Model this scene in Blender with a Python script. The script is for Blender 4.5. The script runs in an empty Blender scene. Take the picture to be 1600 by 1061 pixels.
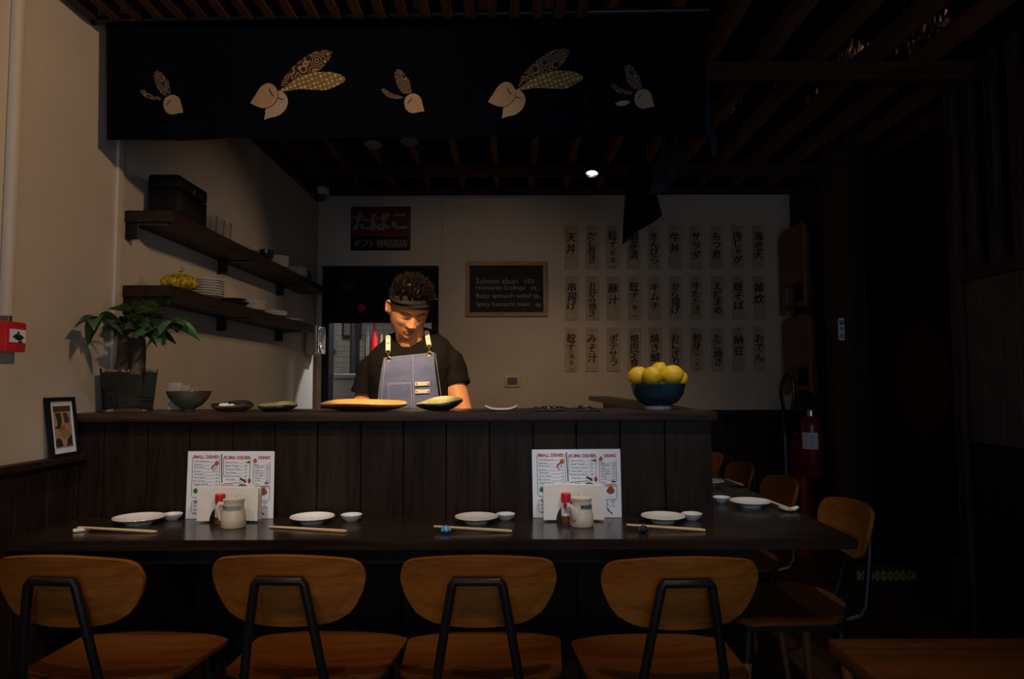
import bpy, bmesh, math, random
from mathutils import Vector, Matrix, Euler
R = math.radians
random.seed(7)
SC = bpy.context.scene
COL = SC.collection

# ------------------------------------------------------------------ camera
FPX, EYE = 1100.0, 1.206
CAM_M = Matrix.Translation((0, 0, EYE)) @ Euler((R(90 + 3.49), 0, 0)).to_matrix().to_4x4() @ Matrix.Rotation(R(-0.17), 4, 'Z')
cd = bpy.data.cameras.new('camera'); cam = bpy.data.objects.new('camera', cd); COL.objects.link(cam)
cd.sensor_width = 36; cd.lens = FPX / 1600 * 36; cd.clip_start = 0.05
cam.matrix_world = CAM_M
SC.camera = cam
def ray(px, py):
    d = Vector(((px - 800) / FPX, -(py - 530.5) / FPX, -1.0))
    return (CAM_M.to_3x3() @ d)
def P(px, py, Y):
    d = ray(px, py); return Vector((0, 0, EYE)) + d * (Y / d.y)
def PX(px, py, X):
    d = ray(px, py); return Vector((0, 0, EYE)) + d * (X / d.x)
def PZ(px, py, z):
    d = ray(px, py); return Vector((0, 0, EYE)) + d * ((z - EYE) / d.z)

# ------------------------------------------------------------------ world, exposure, large lights
w = bpy.data.worlds.new('world'); SC.world = w; w.use_nodes = True
bg = w.node_tree.nodes['Background']; bg.inputs[0].default_value = (0.62, 0.78, 1.0, 1); bg.inputs[1].default_value = 0.016
vs = SC.view_settings
vs.view_transform = 'Standard'; vs.look = 'None'; vs.gamma = 1.0; vs.exposure = 0.0; vs.use_curve_mapping = False

def spot(name, loc, target, energy, col, size, blend, radius=0.03):
    l = bpy.data.lights.new(name, 'SPOT'); l.energy = energy; l.color = col; l.spot_size = R(size); l.spot_blend = blend; l.shadow_soft_size = radius
    o = bpy.data.objects.new(name, l); COL.objects.link(o); o.location = loc
    o.rotation_euler = (Vector(target) - Vector(loc)).to_track_quat('-Z', 'Y').to_euler()
    return o
def area(name, loc, target, energy, col, sx, sy):
    l = bpy.data.lights.new(name, 'AREA'); l.energy = energy; l.color = col; l.shape = 'RECTANGLE'; l.size = sx; l.size_y = sy
    o = bpy.data.objects.new(name, l); COL.objects.link(o); o.location = loc
    o.rotation_euler = (Vector(target) - Vector(loc)).to_track_quat('-Z', 'Y').to_euler()
    return o
WARM = (1.0, 0.72, 0.42); WARM2 = (1.0, 0.80, 0.58)
# daylight of the shop front behind the camera
area('shopfront_daylight', (0.3, -1.3, 1.25), (0.1, 3.0, 0.95), 15.0, (0.66, 0.80, 1.0), 3.0, 1.5)
for k, x in enumerate((-1.05, -0.25, 0.55)): spot('spot_table', (x, 1.55, 2.43), (x, 2.42, 0.90), 31, (1.0, 0.97, 0.93), 38, 0.6, 0.02)
# ceiling spots (their lamps hang between the joists; the shelf wall fill is added)
spot('spot_over_cook', (-0.33, 1.90, 2.36), (-0.44, 2.86, 1.26), 165, (1.0, 0.72, 0.43), 33, 0.35, 0.015)
spot('spot_over_lemons', (0.44, 2.66, 2.42), (0.50, 2.62, 1.1), 9.0, (1.0, 0.84, 0.62), 60, 0.8, 0.02)
spot('spot_track', (0.45, 3.86, 2.36), (0.15, 4.6, 0.9), 22, (1.0, 0.70, 0.43), 105, 0.9, 0.02)
spot('spot_kitchen', (-0.45, 3.4, 2.6), (-0.3, 5.2, 1.1), 17, (1.0, 0.68, 0.42), 95, 0.9, 0.03)
spot('fill_shelf_wall', (0.42, 3.90, 2.40), (-1.5, 3.55, 1.40), 17, (1.0, 0.66, 0.42), 62, 0.9, 0.02)  # added warm fill on the wall under the shelves, not a separate lamp
spot('spot_seating_a', (-1.0, 0.75, 2.40), (-1.0, 1.50, 0.6), 30, (1.0, 0.60, 0.26), 64, 0.8, 0.03)
spot('spot_seating_b', (0.15, 0.75, 2.40), (0.15, 1.50, 0.6), 30, (1.0, 0.60, 0.26), 64, 0.8, 0.03)
spot('spot_wall', (0.15, 1.15, 2.40), (-1.3, 2.40, 1.75), 40, (1.0, 0.63, 0.34), 105, 0.9, 0.05)
spot('spot_side_table', (1.2, 1.9, 2.5), (0.95, 2.7, 0.75), 4, (1.0, 0.84, 0.66), 70, 0.9, 0.02)
spot('lamp_back_room', (-0.5, 6.0, 2.5), (-1.0, 6.4, 1.2), 140, (0.92, 0.95, 1.0), 150, 0.9, 0.05)

# ------------------------------------------------------------------ materials
MATS = {}
def nt(name):
    m = bpy.data.materials.new(name); m.use_nodes = True; MATS[name] = m
    return m, m.node_tree.nodes, m.node_tree.links, m.node_tree.nodes['Principled BSDF']
def setb(b, col=None, rough=None, metal=None, spec=None, coat=None, trans=None, ior=None, sheen=None, sss=None):
    I = b.inputs
    if col is not None: I['Base Color'].default_value = (*col, 1)
    if rough is not None: I['Roughness'].default_value = rough
    if metal is not None: I['Metallic'].default_value = metal
    if spec is not None: I['Specular IOR Level'].default_value = spec
    if coat is not None: I['Coat Weight'].default_value = coat; I['Coat Roughness'].default_value = 0.12
    if trans is not None: I['Transmission Weight'].default_value = trans
    if ior is not None: I['IOR'].default_value = ior
    if sheen is not None: I['Sheen Weight'].default_value = sheen
def coords(n, l, scale=(1, 1, 1), rot=(0, 0, 0)):
    t = n.new('ShaderNodeTexCoord'); mp = n.new('ShaderNodeMapping')
    mp.inputs['Scale'].default_value = scale; mp.inputs['Rotation'].default_value = rot
    l.new(t.outputs['Object'], mp.inputs['Vector']); return mp.outputs['Vector']
def noise(n, l, v, scale, detail=4, rough=0.55, dist=0.0):
    x = n.new('ShaderNodeTexNoise'); x.inputs['Scale'].default_value = scale; x.inputs['Detail'].default_value = detail
    x.inputs['Roughness'].default_value = rough; x.inputs['Distortion'].default_value = dist
    l.new(v, x.inputs['Vector']); return x.outputs['Fac']
def ramp(n, l, fac, stops):
    r = n.new('ShaderNodeValToRGB'); e = r.color_ramp.elements
    while len(e) < len(stops): e.new(0.5)
    for q, (p, c) in zip(e, stops): q.position = p; q.color = (*c, 1)
    l.new(fac, r.inputs['Fac']); return r.outputs['Color']
def bump(n, l, b, h, strength, dist=0.002):
    x = n.new('ShaderNodeBump'); x.inputs['Strength'].default_value = strength; x.inputs['Distance'].default_value = dist
    l.new(h, x.inputs['Height']); l.new(x.outputs['Normal'], b.inputs['Normal'])
def plain(name, col, rough=0.6, metal=0.0, spec=None, coat=None, var=0.12, scale=20, bmp=0.0, sheen=None):
    m, n, l, b = nt(name); setb(b, col, rough, metal, spec, coat, sheen=sheen)
    v = coords(n, l); f = noise(n, l, v, scale)
    lo = tuple(c * (1 - var) for c in col); hi = tuple(min(1, c * (1 + var)) for c in col)
    l.new(ramp(n, l, f, [(0.3, lo), (0.7, hi)]), b.inputs['Base Color'])
    if bmp: bump(n, l, b, noise(n, l, v, scale * 4, 3), bmp)
    return m
def wood(name, dark, light, axis='z', rough=0.5, scale=1.0, coat=None, spec=None, bmp=0.25, stretch=14):
    m, n, l, b = nt(name); setb(b, light, rough, 0, spec, coat)
    s = [9 * scale] * 3; s['xyz'.index(axis)] = 9 * scale / stretch
    v = coords(n, l, s)
    f1 = noise(n, l, v, 3.0, 6, 0.65, 1.2); f2 = noise(n, l, v, 14.0, 4, 0.7, 0.4)
    mx = n.new('ShaderNodeMath'); mx.operation = 'MULTIPLY_ADD'; mx.inputs[1].default_value = 0.45
    l.new(f2, mx.inputs[0]); l.new(f1, mx.inputs[2])
    mid = tuple((a + c) / 2 for a, c in zip(dark, light))
    l.new(ramp(n, l, mx.outputs[0], [(0.48, dark), (0.72, mid), (0.98, light)]), b.inputs['Base Color'])
    bump(n, l, b, mx.outputs[0], bmp, 0.001)
    return m
def flat(name, col, rough=0.5, metal=0.0, spec=None):
    m, n, l, b = nt(name); setb(b, col, rough, metal, spec); return m
def glass(name, col=(1, 1, 1), rough=0.03, ior=1.45):
    m, n, l, b = nt(name); setb(b, col, rough, trans=1.0, ior=ior); return m
def emit(name, col, strength):
    m, n, l, b = nt(name); setb(b, (0, 0, 0), 0.5)
    b.inputs['Emission Color'].default_value = (*col, 1); b.inputs['Emission Strength'].default_value = strength; return m

plain('plaster', (0.60, 0.54, 0.46), 0.85, var=0.05, scale=3, bmp=0.12)
plain('plaster_kitchen', (0.50, 0.45, 0.39), 0.85, var=0.05, scale=3, bmp=0.12)
plain('plaster_back', (0.56, 0.465, 0.37), 0.85, var=0.05, scale=3, bmp=0.10)
wood('counter_wood', (0.006, 0.0035, 0.0025), (0.034, 0.019, 0.0125), 'z', 0.45, 1.0, spec=0.16)
wood('ledge_wood', (0.015, 0.009, 0.006), (0.070, 0.042, 0.028), 'x', 0.38, 1.0, spec=0.22)
wood('table_wood', (0.011, 0.007, 0.005), (0.036, 0.023, 0.017), 'x', 0.20, 1.0, spec=0.5, bmp=0.06)
wood('wainscot_wood', (0.010, 0.006, 0.005), (0.034, 0.021, 0.016), 'z', 0.5, 1.0, spec=0.15)
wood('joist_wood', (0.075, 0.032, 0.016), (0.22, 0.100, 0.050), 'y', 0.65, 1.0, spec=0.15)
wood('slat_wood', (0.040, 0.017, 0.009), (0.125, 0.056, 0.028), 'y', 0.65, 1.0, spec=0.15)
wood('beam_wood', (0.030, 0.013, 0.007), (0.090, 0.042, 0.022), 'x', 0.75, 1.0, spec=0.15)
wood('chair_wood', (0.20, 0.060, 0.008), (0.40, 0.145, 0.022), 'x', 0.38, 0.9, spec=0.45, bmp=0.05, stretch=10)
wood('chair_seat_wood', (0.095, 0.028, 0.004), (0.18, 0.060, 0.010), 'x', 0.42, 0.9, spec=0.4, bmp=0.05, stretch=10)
wood('leg_wood', (0.16, 0.07, 0.025), (0.32, 0.15, 0.06), 'z', 0.45)
wood('front_table_wood', (0.050, 0.019, 0.005), (0.125, 0.052, 0.014), 'x', 0.35, 0.7, spec=0.45, bmp=0.08, stretch=8)
wood('shelf_wood', (0.014, 0.009, 0.007), (0.050, 0.032, 0.024), 'y', 0.5, spec=0.15)
wood('floor_wood', (0.030, 0.014, 0.008), (0.085, 0.045, 0.025), 'y', 0.45, 0.6)
wood('screen_wood', (0.020, 0.011, 0.008), (0.080, 0.046, 0.032), 'z', 0.6, 0.8, spec=0.15)
wood('folding_wood', (0.10, 0.034, 0.014), (0.24, 0.10, 0.045), 'z', 0.5)
wood('oak_frame', (0.22, 0.105, 0.034), (0.42, 0.22, 0.085), 'x', 0.5)
wood('strip_wood', (0.34, 0.225, 0.13), (0.56, 0.41, 0.265), 'z', 0.7, 1.2, bmp=0.05)
wood('chopstick_wood', (0.55, 0.38, 0.20), (0.75, 0.56, 0.34), 'x', 0.5)
plain('black_metal', (0.012, 0.012, 0.014), 0.38, 0.2, 0.5)
plain('black_paint', (0.010, 0.010, 0.012), 0.5, spec=0.12)
plain('dark_wall', (0.016, 0.013, 0.012), 0.75, var=0.3, spec=0.12)
plain('ceiling_black', (0.010, 0.008, 0.008), 0.9, spec=0.12)
plain('white_paint', (0.66, 0.62, 0.56), 0.5, var=0.03)
plain('ceramic', (0.84, 0.82, 0.77), 0.13, 0, 0.5, var=0.02)
plain('ceramic_cool', (0.80, 0.82, 0.85), 0.13, 0, 0.5, var=0.02)
plain('cream_ceramic', (0.66, 0.62, 0.50), 0.2, 0, 0.5, var=0.03)
plain('paper', (0.80, 0.84, 0.94), 0.75, var=0.02)
plain('napkin_paper', (0.86, 0.85, 0.83), 0.9, var=0.03, scale=60, bmp=0.1)
flat('ink', (0.012, 0.010, 0.010), 0.8)
flat('ink_grey', (0.05, 0.05, 0.055), 0.8)
flat('red_ink', (0.42, 0.035, 0.04), 0.8)
flat('orange_ink', (0.52, 0.10, 0.045), 0.8)
flat('green_ink', (0.03, 0.16, 0.05), 0.8)
flat('blue_ink', (0.12, 0.22, 0.40), 0.8)
flat('chalk', (0.30, 0.29, 0.27), 0.95)
plain('red_enamel', (0.13, 0.006, 0.010), 0.35, 0, 0.5)
plain('red_plastic', (0.62, 0.020, 0.020), 0.35, 0, 0.5)
plain('extinguisher_red', (0.24, 0.010, 0.018), 0.28, 0, 0.5)
plain('black_plastic', (0.012, 0.012, 0.013), 0.35)
plain('lacquer_black', (0.006, 0.006, 0.007), 0.4, spec=0.2)
plain('grey_plastic', (0.28, 0.28, 0.28), 0.5)
plain('beige_plastic', (0.52, 0.45, 0.36), 0.5)
plain('brass', (0.42, 0.30, 0.13), 0.42, 0.9)
plain('steel', (0.62, 0.62, 0.62), 0.25, 1.0)
plain('navy_glaze', (0.012, 0.035, 0.065), 0.16, 0, 0.6, var=0.4, scale=14)
plain('dark_glaze', (0.020, 0.022, 0.026), 0.2, 0, 0.6, var=0.4, scale=20)
plain('blue_glass', (0.12, 0.46, 0.72), 0.1, 0, 0.6, var=0.4, scale=60)
plain('dark_blue_glass', (0.012, 0.025, 0.05), 0.08, 0, 0.6, var=0.5, scale=60)
plain('lemon_skin', (0.88, 0.53, 0.018), 0.42, 0, 0.45, var=0.06, scale=25, bmp=0.35)
plain('leaf_green', (0.026, 0.066, 0.016), 0.38, 0, 0.5, var=0.35, scale=18)
plain('plant_stem', (0.07, 0.11, 0.03), 0.6)
plain('bark', (0.075, 0.048, 0.030), 0.85, var=0.35, scale=40, bmp=0.5)
plain('soil', (0.028, 0.020, 0.015), 0.95, var=0.5, scale=60, bmp=0.5)
plain('pumice', (0.38, 0.34, 0.28), 0.95, var=0.25, scale=60)
glass('clear_glass')
glass('tumbler_glass', (0.95, 0.97, 1.0))
plain('celadon', (0.11, 0.115, 0.075), 0.15, 0, 0.6, var=0.35, scale=16)
plain('rust_glaze', (0.19, 0.055, 0.012), 0.15, 0, 0.6, var=0.5, scale=30)
plain('oribe_glaze', (0.34, 0.30, 0.11), 0.22, 0, 0.5, var=0.35, scale=25)
plain('tray_wood', (0.50, 0.27, 0.08), 0.35, 0, 0.5, var=0.2, scale=12)
plain('bark_edge', (0.09, 0.030, 0.012), 0.45, var=0.5, scale=40, bmp=0.5)
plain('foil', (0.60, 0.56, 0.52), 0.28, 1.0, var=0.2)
plain('foil_warm_lit', (0.42, 0.22, 0.12), 0.35, 1.0, var=0.2)  # silver foil with the warm lamplight put into its colour
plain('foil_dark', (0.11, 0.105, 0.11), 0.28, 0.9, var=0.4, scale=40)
plain('skin', (0.58, 0.240, 0.100), 0.46, 0, 0.42, var=0.06, scale=30)
plain('lip', (0.46, 0.165, 0.105), 0.42, 0, 0.45, var=0.05)
plain('hair_dark', (0.014, 0.008, 0.0055), 0.32, 0, 0.5, var=0.3)
plain('brow_dark', (0.030, 0.016, 0.010), 0.7)
plain('shirt_black', (0.0065, 0.0052, 0.0044), 0.85, var=0.15, scale=120, bmp=0.12, spec=0.12)
plain('band_black', (0.016, 0.015, 0.013), 0.85, var=0.15, scale=160, bmp=0.2, spec=0.12)
plain('denim', (0.110, 0.122, 0.225), 0.85, var=0.16, scale=28, bmp=0.25)
plain('denim_light', (0.34, 0.34, 0.40), 0.85)
plain('leather_tan', (0.70, 0.58, 0.42), 0.5, var=0.06)
plain('trouser', (0.02, 0.02, 0.024), 0.9, spec=0.12)
plain('shoe_black', (0.012, 0.012, 0.012), 0.5)
plain('board_black', (0.010, 0.010, 0.011), 0.8, var=0.4, scale=8)
plain('appliance_grey', (0.34, 0.37, 0.40), 0.5)
plain('cardboard', (0.33, 0.20, 0.115), 0.8)

def brick_mat():
    m, n, l, b = nt('dark_brick'); setb(b, rough=0.8)
    t = n.new('ShaderNodeTexBrick'); v = coords(n, l, (1, 1, 1), (0, R(90), 0)); sep = n.new('ShaderNodeSeparateXYZ'); cmb = n.new('ShaderNodeCombineXYZ')
    tc = n.new('ShaderNodeTexCoord'); l.new(tc.outputs['Object'], sep.inputs[0]); l.new(sep.outputs['Y'], cmb.inputs['X']); l.new(sep.outputs['Z'], cmb.inputs['Y'])
    l.new(cmb.outputs[0], t.inputs['Vector'])
    t.inputs['Color1'].default_value = (0.030, 0.015, 0.010, 1); t.inputs['Color2'].default_value = (0.018, 0.010, 0.008, 1); t.inputs['Mortar'].default_value = (0.012, 0.010, 0.009, 1)
    t.inputs['Scale'].default_value = 1.0; t.inputs['Brick Width'].default_value = 0.22; t.inputs['Row Height'].default_value = 0.075; t.inputs['Mortar Size'].default_value = 0.008
    l.new(t.outputs['Color'], b.inputs['Base Color']); bump(n, l, b, t.outputs['Fac'], -0.5, 0.004)
brick_mat()
def tile_mat():
    m, n, l, b = nt('white_tile'); setb(b, rough=0.25)
    t = n.new('ShaderNodeTexBrick'); tc = n.new('ShaderNodeTexCoord'); sep = n.new('ShaderNodeSeparateXYZ'); cmb = n.new('ShaderNodeCombineXYZ')
    l.new(tc.outputs['Object'], sep.inputs[0]); l.new(sep.outputs['X'], cmb.inputs['X']); l.new(sep.outputs['Z'], cmb.inputs['Y']); l.new(cmb.outputs[0], t.inputs['Vector'])
    t.inputs['Color1'].default_value = (0.60, 0.62, 0.64, 1); t.inputs['Color2'].default_value = (0.56, 0.58, 0.60, 1); t.inputs['Mortar'].default_value = (0.34, 0.35, 0.36, 1)
    t.inputs['Scale'].default_value = 1.0; t.inputs['Brick Width'].default_value = 0.15; t.inputs['Row Height'].default_value = 0.05; t.inputs['Mortar Size'].default_value = 0.004
    l.new(t.outputs['Color'], b.inputs['Base Color'])
tile_mat()
def cloth_mat(name, c1, c2, see=0.0):
    m, n, l, b = nt(name); setb(b, c1, 0.95, spec=0.06)
    v = coords(n, l); f = noise(n, l, v, 6); l.new(ramp(n, l, f, [(0.3, c1), (0.7, c2)]), b.inputs['Base Color'])
    wv = n.new('ShaderNodeTexWave'); wv.inputs['Scale'].default_value = 220; l.new(v, wv.inputs['Vector']); bump(n, l, b, wv.outputs['Fac'], 0.15, 0.0006)
    if see:                                     # open weave
        tr = n.new('ShaderNodeBsdfTransparent'); mx = n.new('ShaderNodeMixShader'); mx.inputs[0].default_value = see
        l.new(b.outputs[0], mx.inputs[1]); l.new(tr.outputs[0], mx.inputs[2]); l.new(mx.outputs[0], n['Material Output'].inputs['Surface'])
cloth_mat('noren_navy', (0.0012, 0.0021, 0.0050), (0.0020, 0.0032, 0.0088), 0.04)
cloth_mat('noren_lit', (0.026, 0.031, 0.052), (0.046, 0.054, 0.092))  # same navy cloth, paler and bluer: light on the folds painted in
cloth_mat('noren_black', (0.008, 0.009, 0.012), (0.012, 0.014, 0.018))
cloth_mat('print_cream', (0.31, 0.215, 0.13), (0.36, 0.26, 0.165))
cloth_mat('print_cream_light', (0.34, 0.26, 0.18), (0.39, 0.31, 0.22))
def dot_mat():                                  # olive kimono print with pale dots
    m, n, l, b = nt('print_olive'); setb(b, rough=0.9)
    v = coords(n, l, (1, 0.01, 1), (0, R(20), 0)); vo = n.new('ShaderNodeTexVoronoi'); vo.inputs['Scale'].default_value = 62; vo.inputs['Randomness'].default_value = 0.25
    l.new(v, vo.inputs['Vector']); l.new(ramp(n, l, vo.outputs['Distance'], [(0.22, (0.50, 0.42, 0.26)), (0.34, (0.20, 0.135, 0.035)), (0.8, (0.13, 0.09, 0.025))]), b.inputs['Base Color'])
dot_mat()
def ring_mat(name, sc, a, dk):                      # dark kimono print with concentric wheels
    m, n, l, b = nt(name); setb(b, rough=0.9)
    v = coords(n, l, (1, 0.01, 1)); vo = n.new('ShaderNodeTexVoronoi'); vo.inputs['Scale'].default_value = sc; vo.inputs['Randomness'].default_value = 0.9
    l.new(v, vo.inputs['Vector']); mt = n.new('ShaderNodeMath'); mt.operation = 'MULTIPLY'; mt.inputs[1].default_value = 34.0; l.new(vo.outputs['Distance'], mt.inputs[0])
    sn = n.new('ShaderNodeMath'); sn.operation = 'SINE'; l.new(mt.outputs[0], sn.inputs[0])
    l.new(ramp(n, l, sn.outputs[0], [(0.15, dk), (0.55, a)]), b.inputs['Base Color'])
ring_mat('print_wheel', 26, (0.30, 0.18, 0.08), (0.010, 0.008, 0.010))
ring_mat('print_wheel_small', 38, (0.24, 0.16, 0.09), (0.010, 0.009, 0.012))
def gourd_mat():
    m, n, l, b = nt('pumpkin_yellow'); setb(b, rough=0.3)
    v = coords(n, l); vo = n.new('ShaderNodeTexVoronoi'); vo.inputs['Scale'].default_value = 95; l.new(v, vo.inputs['Vector'])
    l.new(ramp(n, l, vo.outputs['Distance'], [(0.30, (0.03, 0.025, 0.01)), (0.40, (0.56, 0.42, 0.015))]), b.inputs['Base Color'])
gourd_mat()
def floorboards():
    pass

# ------------------------------------------------------------------ mesh helpers
XF = {}
class MB:
    def __init__(s): s.bm = bmesh.new(); s.mats = []
    def v(s, p): return s.bm.verts.new(p)
    def box(s, x0, x1, y0, y1, z0, z1, bev=0.0, m=None, seg=1):
        vs = [s.v(q) for q in ((x0, y0, z0), (x1, y0, z0), (x1, y1, z0), (x0, y1, z0), (x0, y0, z1), (x1, y0, z1), (x1, y1, z1), (x0, y1, z1))]
        fs = [s.bm.faces.new([vs[i] for i in f]) for f in ((3, 2, 1, 0), (4, 5, 6, 7), (0, 1, 5, 4), (1, 2, 6, 5), (2, 3, 7, 6), (3, 0, 4, 7))]
        if bev:
            es = list({e for f in fs for e in f.edges})
            r = bmesh.ops.bevel(s.bm, geom=es, offset=bev, segments=seg, affect='EDGES', profile=0.5)
            vs = list({v for v in vs if v.is_valid} | {v for v in r['verts'] if v.is_valid})
        if m is not None: bmesh.ops.transform(s.bm, matrix=m, verts=vs)
        return s
    def grid(s, fn, nu, nv, closed_u=False, cap=False):
        rows = [[s.v(fn(i / (nu if closed_u else nu - 1), j / (nv - 1))) for i in range(nu)] for j in range(nv)]
        for j in range(nv - 1):
            for i in range(nu if closed_u else nu - 1):
                k = (i + 1) % nu
                s.bm.faces.new((rows[j][i], rows[j][k], rows[j + 1][k], rows[j + 1][i]))
        if cap and closed_u:
            s.bm.faces.new(rows[0][::-1]); s.bm.faces.new(rows[-1])
        return rows
    def slab(s, fn, nu, nv, th):
        """a curved sheet of thickness th; fn(u,v) -> (point, normal)"""
        A = [[None] * nu for _ in range(nv)]; B = [[None] * nu for _ in range(nv)]
        for j in range(nv):
            for i in range(nu):
                p, nrm = fn(i / (nu - 1), j / (nv - 1)); A[j][i] = s.v(p); B[j][i] = s.v(Vector(p) + Vector(nrm) * th)
        F = s.bm.faces.new
        for j in range(nv - 1):
            for i in range(nu - 1):
                F((A[j][i], A[j + 1][i], A[j + 1][i + 1], A[j][i + 1])); F((B[j][i], B[j][i + 1], B[j + 1][i + 1], B[j + 1][i]))
        for i in range(nu - 1):
            F((A[0][i], A[0][i + 1], B[0][i + 1], B[0][i])); F((A[-1][i], B[-1][i], B[-1][i + 1], A[-1][i + 1]))
        for j in range(nv - 1):
            F((A[j][0], B[j][0], B[j + 1][0], A[j + 1][0])); F((A[j][-1], A[j + 1][-1], B[j + 1][-1], B[j][-1]))
    def lathe(s, prof, c=(0, 0, 0), seg=32, m=None, wob=None):
        c = Vector(c); rows = []; new = []
        for r, z in prof:
            if r < 1e-6: q = [s.v(c + Vector((0, 0, z)))]
            else:
                q = []
                for i in range(seg):
                    a = 2 * math.pi * i / seg; k = wob(a, z) if wob else 1.0
                    q.append(s.v(c + Vector((r * k * math.cos(a), r * k * math.sin(a), z))))
            rows.append(q); new += q
        for a, b in zip(rows, rows[1:]):
            for i in range(seg):
                k = (i + 1) % seg
                if len(a) == 1 and len(b) == 1: break
                if len(a) == 1: s.bm.faces.new((a[0], b[i], b[k]))
                elif len(b) == 1: s.bm.faces.new((a[i], b[0], a[k]))
                else: s.bm.faces.new((a[i], b[i], b[k], a[k]))
        if m is not None: bmesh.ops.transform(s.bm, matrix=m, verts=new)
        return s
    def tube(s, pts, r, seg=10, closed=False, flatten=None):
        pts = [Vector(p) for p in pts]; n = len(pts)
        rr = r if isinstance(r, (list, tuple)) else [r] * n
        rows = []; up = None
        for i, p in enumerate(pts):
            if closed: t = pts[(i + 1) % n] - pts[i - 1]
            else: t = pts[min(i + 1, n - 1)] - pts[max(i - 1, 0)]
            t.normalize()
            if up is None:
                up = Vector((0, 0, 1)) if abs(t.z) < 0.9 else Vector((0, 1, 0))
            a = t.cross(up); a.normalize(); b = a.cross(t); b.normalize(); up = b
            rows.append([s.v(p + (a * math.cos(2 * math.pi * k / seg) + b * math.sin(2 * math.pi * k / seg)) * rr[i]) for k in range(seg)])
        m = n if closed else n - 1
        for j in range(m):
            A, B = rows[j], rows[(j + 1) % n]
            for k in range(seg):
                q = (k + 1) % seg; s.bm.faces.new((A[k], A[q], B[q], B[k]))
        if not closed: s.bm.faces.new(rows[0][::-1]); s.bm.faces.new(rows[-1])
        return s
    def ball(s, c, r, seg=20, rings=12, m=None):
        r = (r, r, r) if isinstance(r, (int, float)) else r
        M = Matrix.Translation(Vector(c)) @ (m.to_4x4() if m else Matrix()) @ Matrix.Diagonal((*r, 1))
        bmesh.ops.create_uvsphere(s.bm, u_segments=seg, v_segments=rings, radius=1.0, matrix=M); return s
    def prism(s, poly, vec):
        vec = Vector(vec); A = [s.v(p) for p in poly]; B = [s.v(Vector(p) + vec) for p in poly]; n = len(poly)
        s.bm.faces.new(A); s.bm.faces.new(B[::-1])
        for i in range(n):
            k = (i + 1) % n; s.bm.faces.new((A[k], A[i], B[i], B[k]))
        return s
    def ribbon(s, pts, wdt, nrm, th=0.0006):
        """a drawn stroke: flat ribbon along pts with normal nrm"""
        pts = [Vector(p) for p in pts]; nrm = Vector(nrm).normalized(); L = []; Rr = []
        for i, p in enumerate(pts):
            t = pts[min(i + 1, len(pts) - 1)] - pts[max(i - 1, 0)]; a = t.cross(nrm).normalized() * wdt / 2
            L.append(p + a); Rr.append(p - a)
        s.prism(L + Rr[::-1], nrm * th); return s
    def geo(s, verts, faces, fn):
        vs = [s.v(fn(p)) for p in verts]
        for f in faces:
            try: s.bm.faces.new([vs[i] for i in f])
            except ValueError: pass
        return s
    def build(s, name, mat, parent=None, smooth=True, world=True, sharp=35):
        bmesh.ops.recalc_face_normals(s.bm, faces=s.bm.faces)
        me = bpy.data.meshes.new(name); o = bpy.data.objects.new(name, me); COL.objects.link(o)
        if parent is not None:
            M = XF[parent.name]
            if world: bmesh.ops.transform(s.bm, matrix=M.inverted(), verts=s.bm.verts)
            o.parent = parent; XF[o.name] = M
        s.bm.to_mesh(me); s.bm.free()
        me.materials.append(MATS[mat] if isinstance(mat, str) else mat)
        if smooth:
            for p in me.polygons: p.use_smooth = True
            try: me.set_sharp_from_angle(angle=R(sharp))
            except Exception: pass
        return o
    def bounds(s):
        a = [v.co for v in s.bm.verts]
        return Vector([min(p[i] for p in a) for i in range(3)]), Vector([max(p[i] for p in a) for i in range(3)])

def thing(name, label, cat, loc=(0, 0, 0), rotz=0.0, group=None):
    o = bpy.data.objects.new(name, None); COL.objects.link(o); o.empty_display_size = 0.1
    o.location = loc; o.rotation_euler = (0, 0, rotz); o['label'] = label; o['category'] = cat
    if group: o['group'] = group
    XF[o.name] = Matrix.Translation(Vector(loc)) @ Matrix.Rotation(rotz, 4, 'Z')
    return o
def single(mb, name, mat, label, cat, group=None, smooth=True, sharp=35):
    lo, hi = mb.bounds(); c = Vector(((lo.x + hi.x) / 2, (lo.y + hi.y) / 2, lo.z))
    for v in mb.bm.verts: v.co -= c
    o = mb.build(name, mat, None, smooth, sharp=sharp); o.location = c; o['label'] = label; o['category'] = cat
    if group: o['group'] = group
    XF[o.name] = Matrix.Translation(c)
    return o
def struct(mb, name, mat, label=None, smooth=False):
    o = mb.build(name, mat, None, smooth); o['kind'] = 'structure'; XF[o.name] = Matrix()
    if label: o['label'] = label
    return o
def dup(root, loc, rotz=None, label=None, group=None):
    def cp(o, par):
        c = o.copy(); COL.objects.link(c)
        if par is not None: c.parent = par
        for ch in [k for k in CH.get(o.name, [])]: cp(ch, c)
        return c
    CH = {}
    for o in COL.objects:
        if o.parent is not None: CH.setdefault(o.parent.name, []).append(o)
    c = cp(root, None); c.location = loc
    if rotz is not None: c.rotation_euler = (0, 0, rotz)
    if label: c['label'] = label
    if group: c['group'] = group
    XF[c.name] = Matrix.Translation(Vector(loc)) @ Matrix.Rotation(c.rotation_euler[2], 4, 'Z')
    return c

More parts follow.
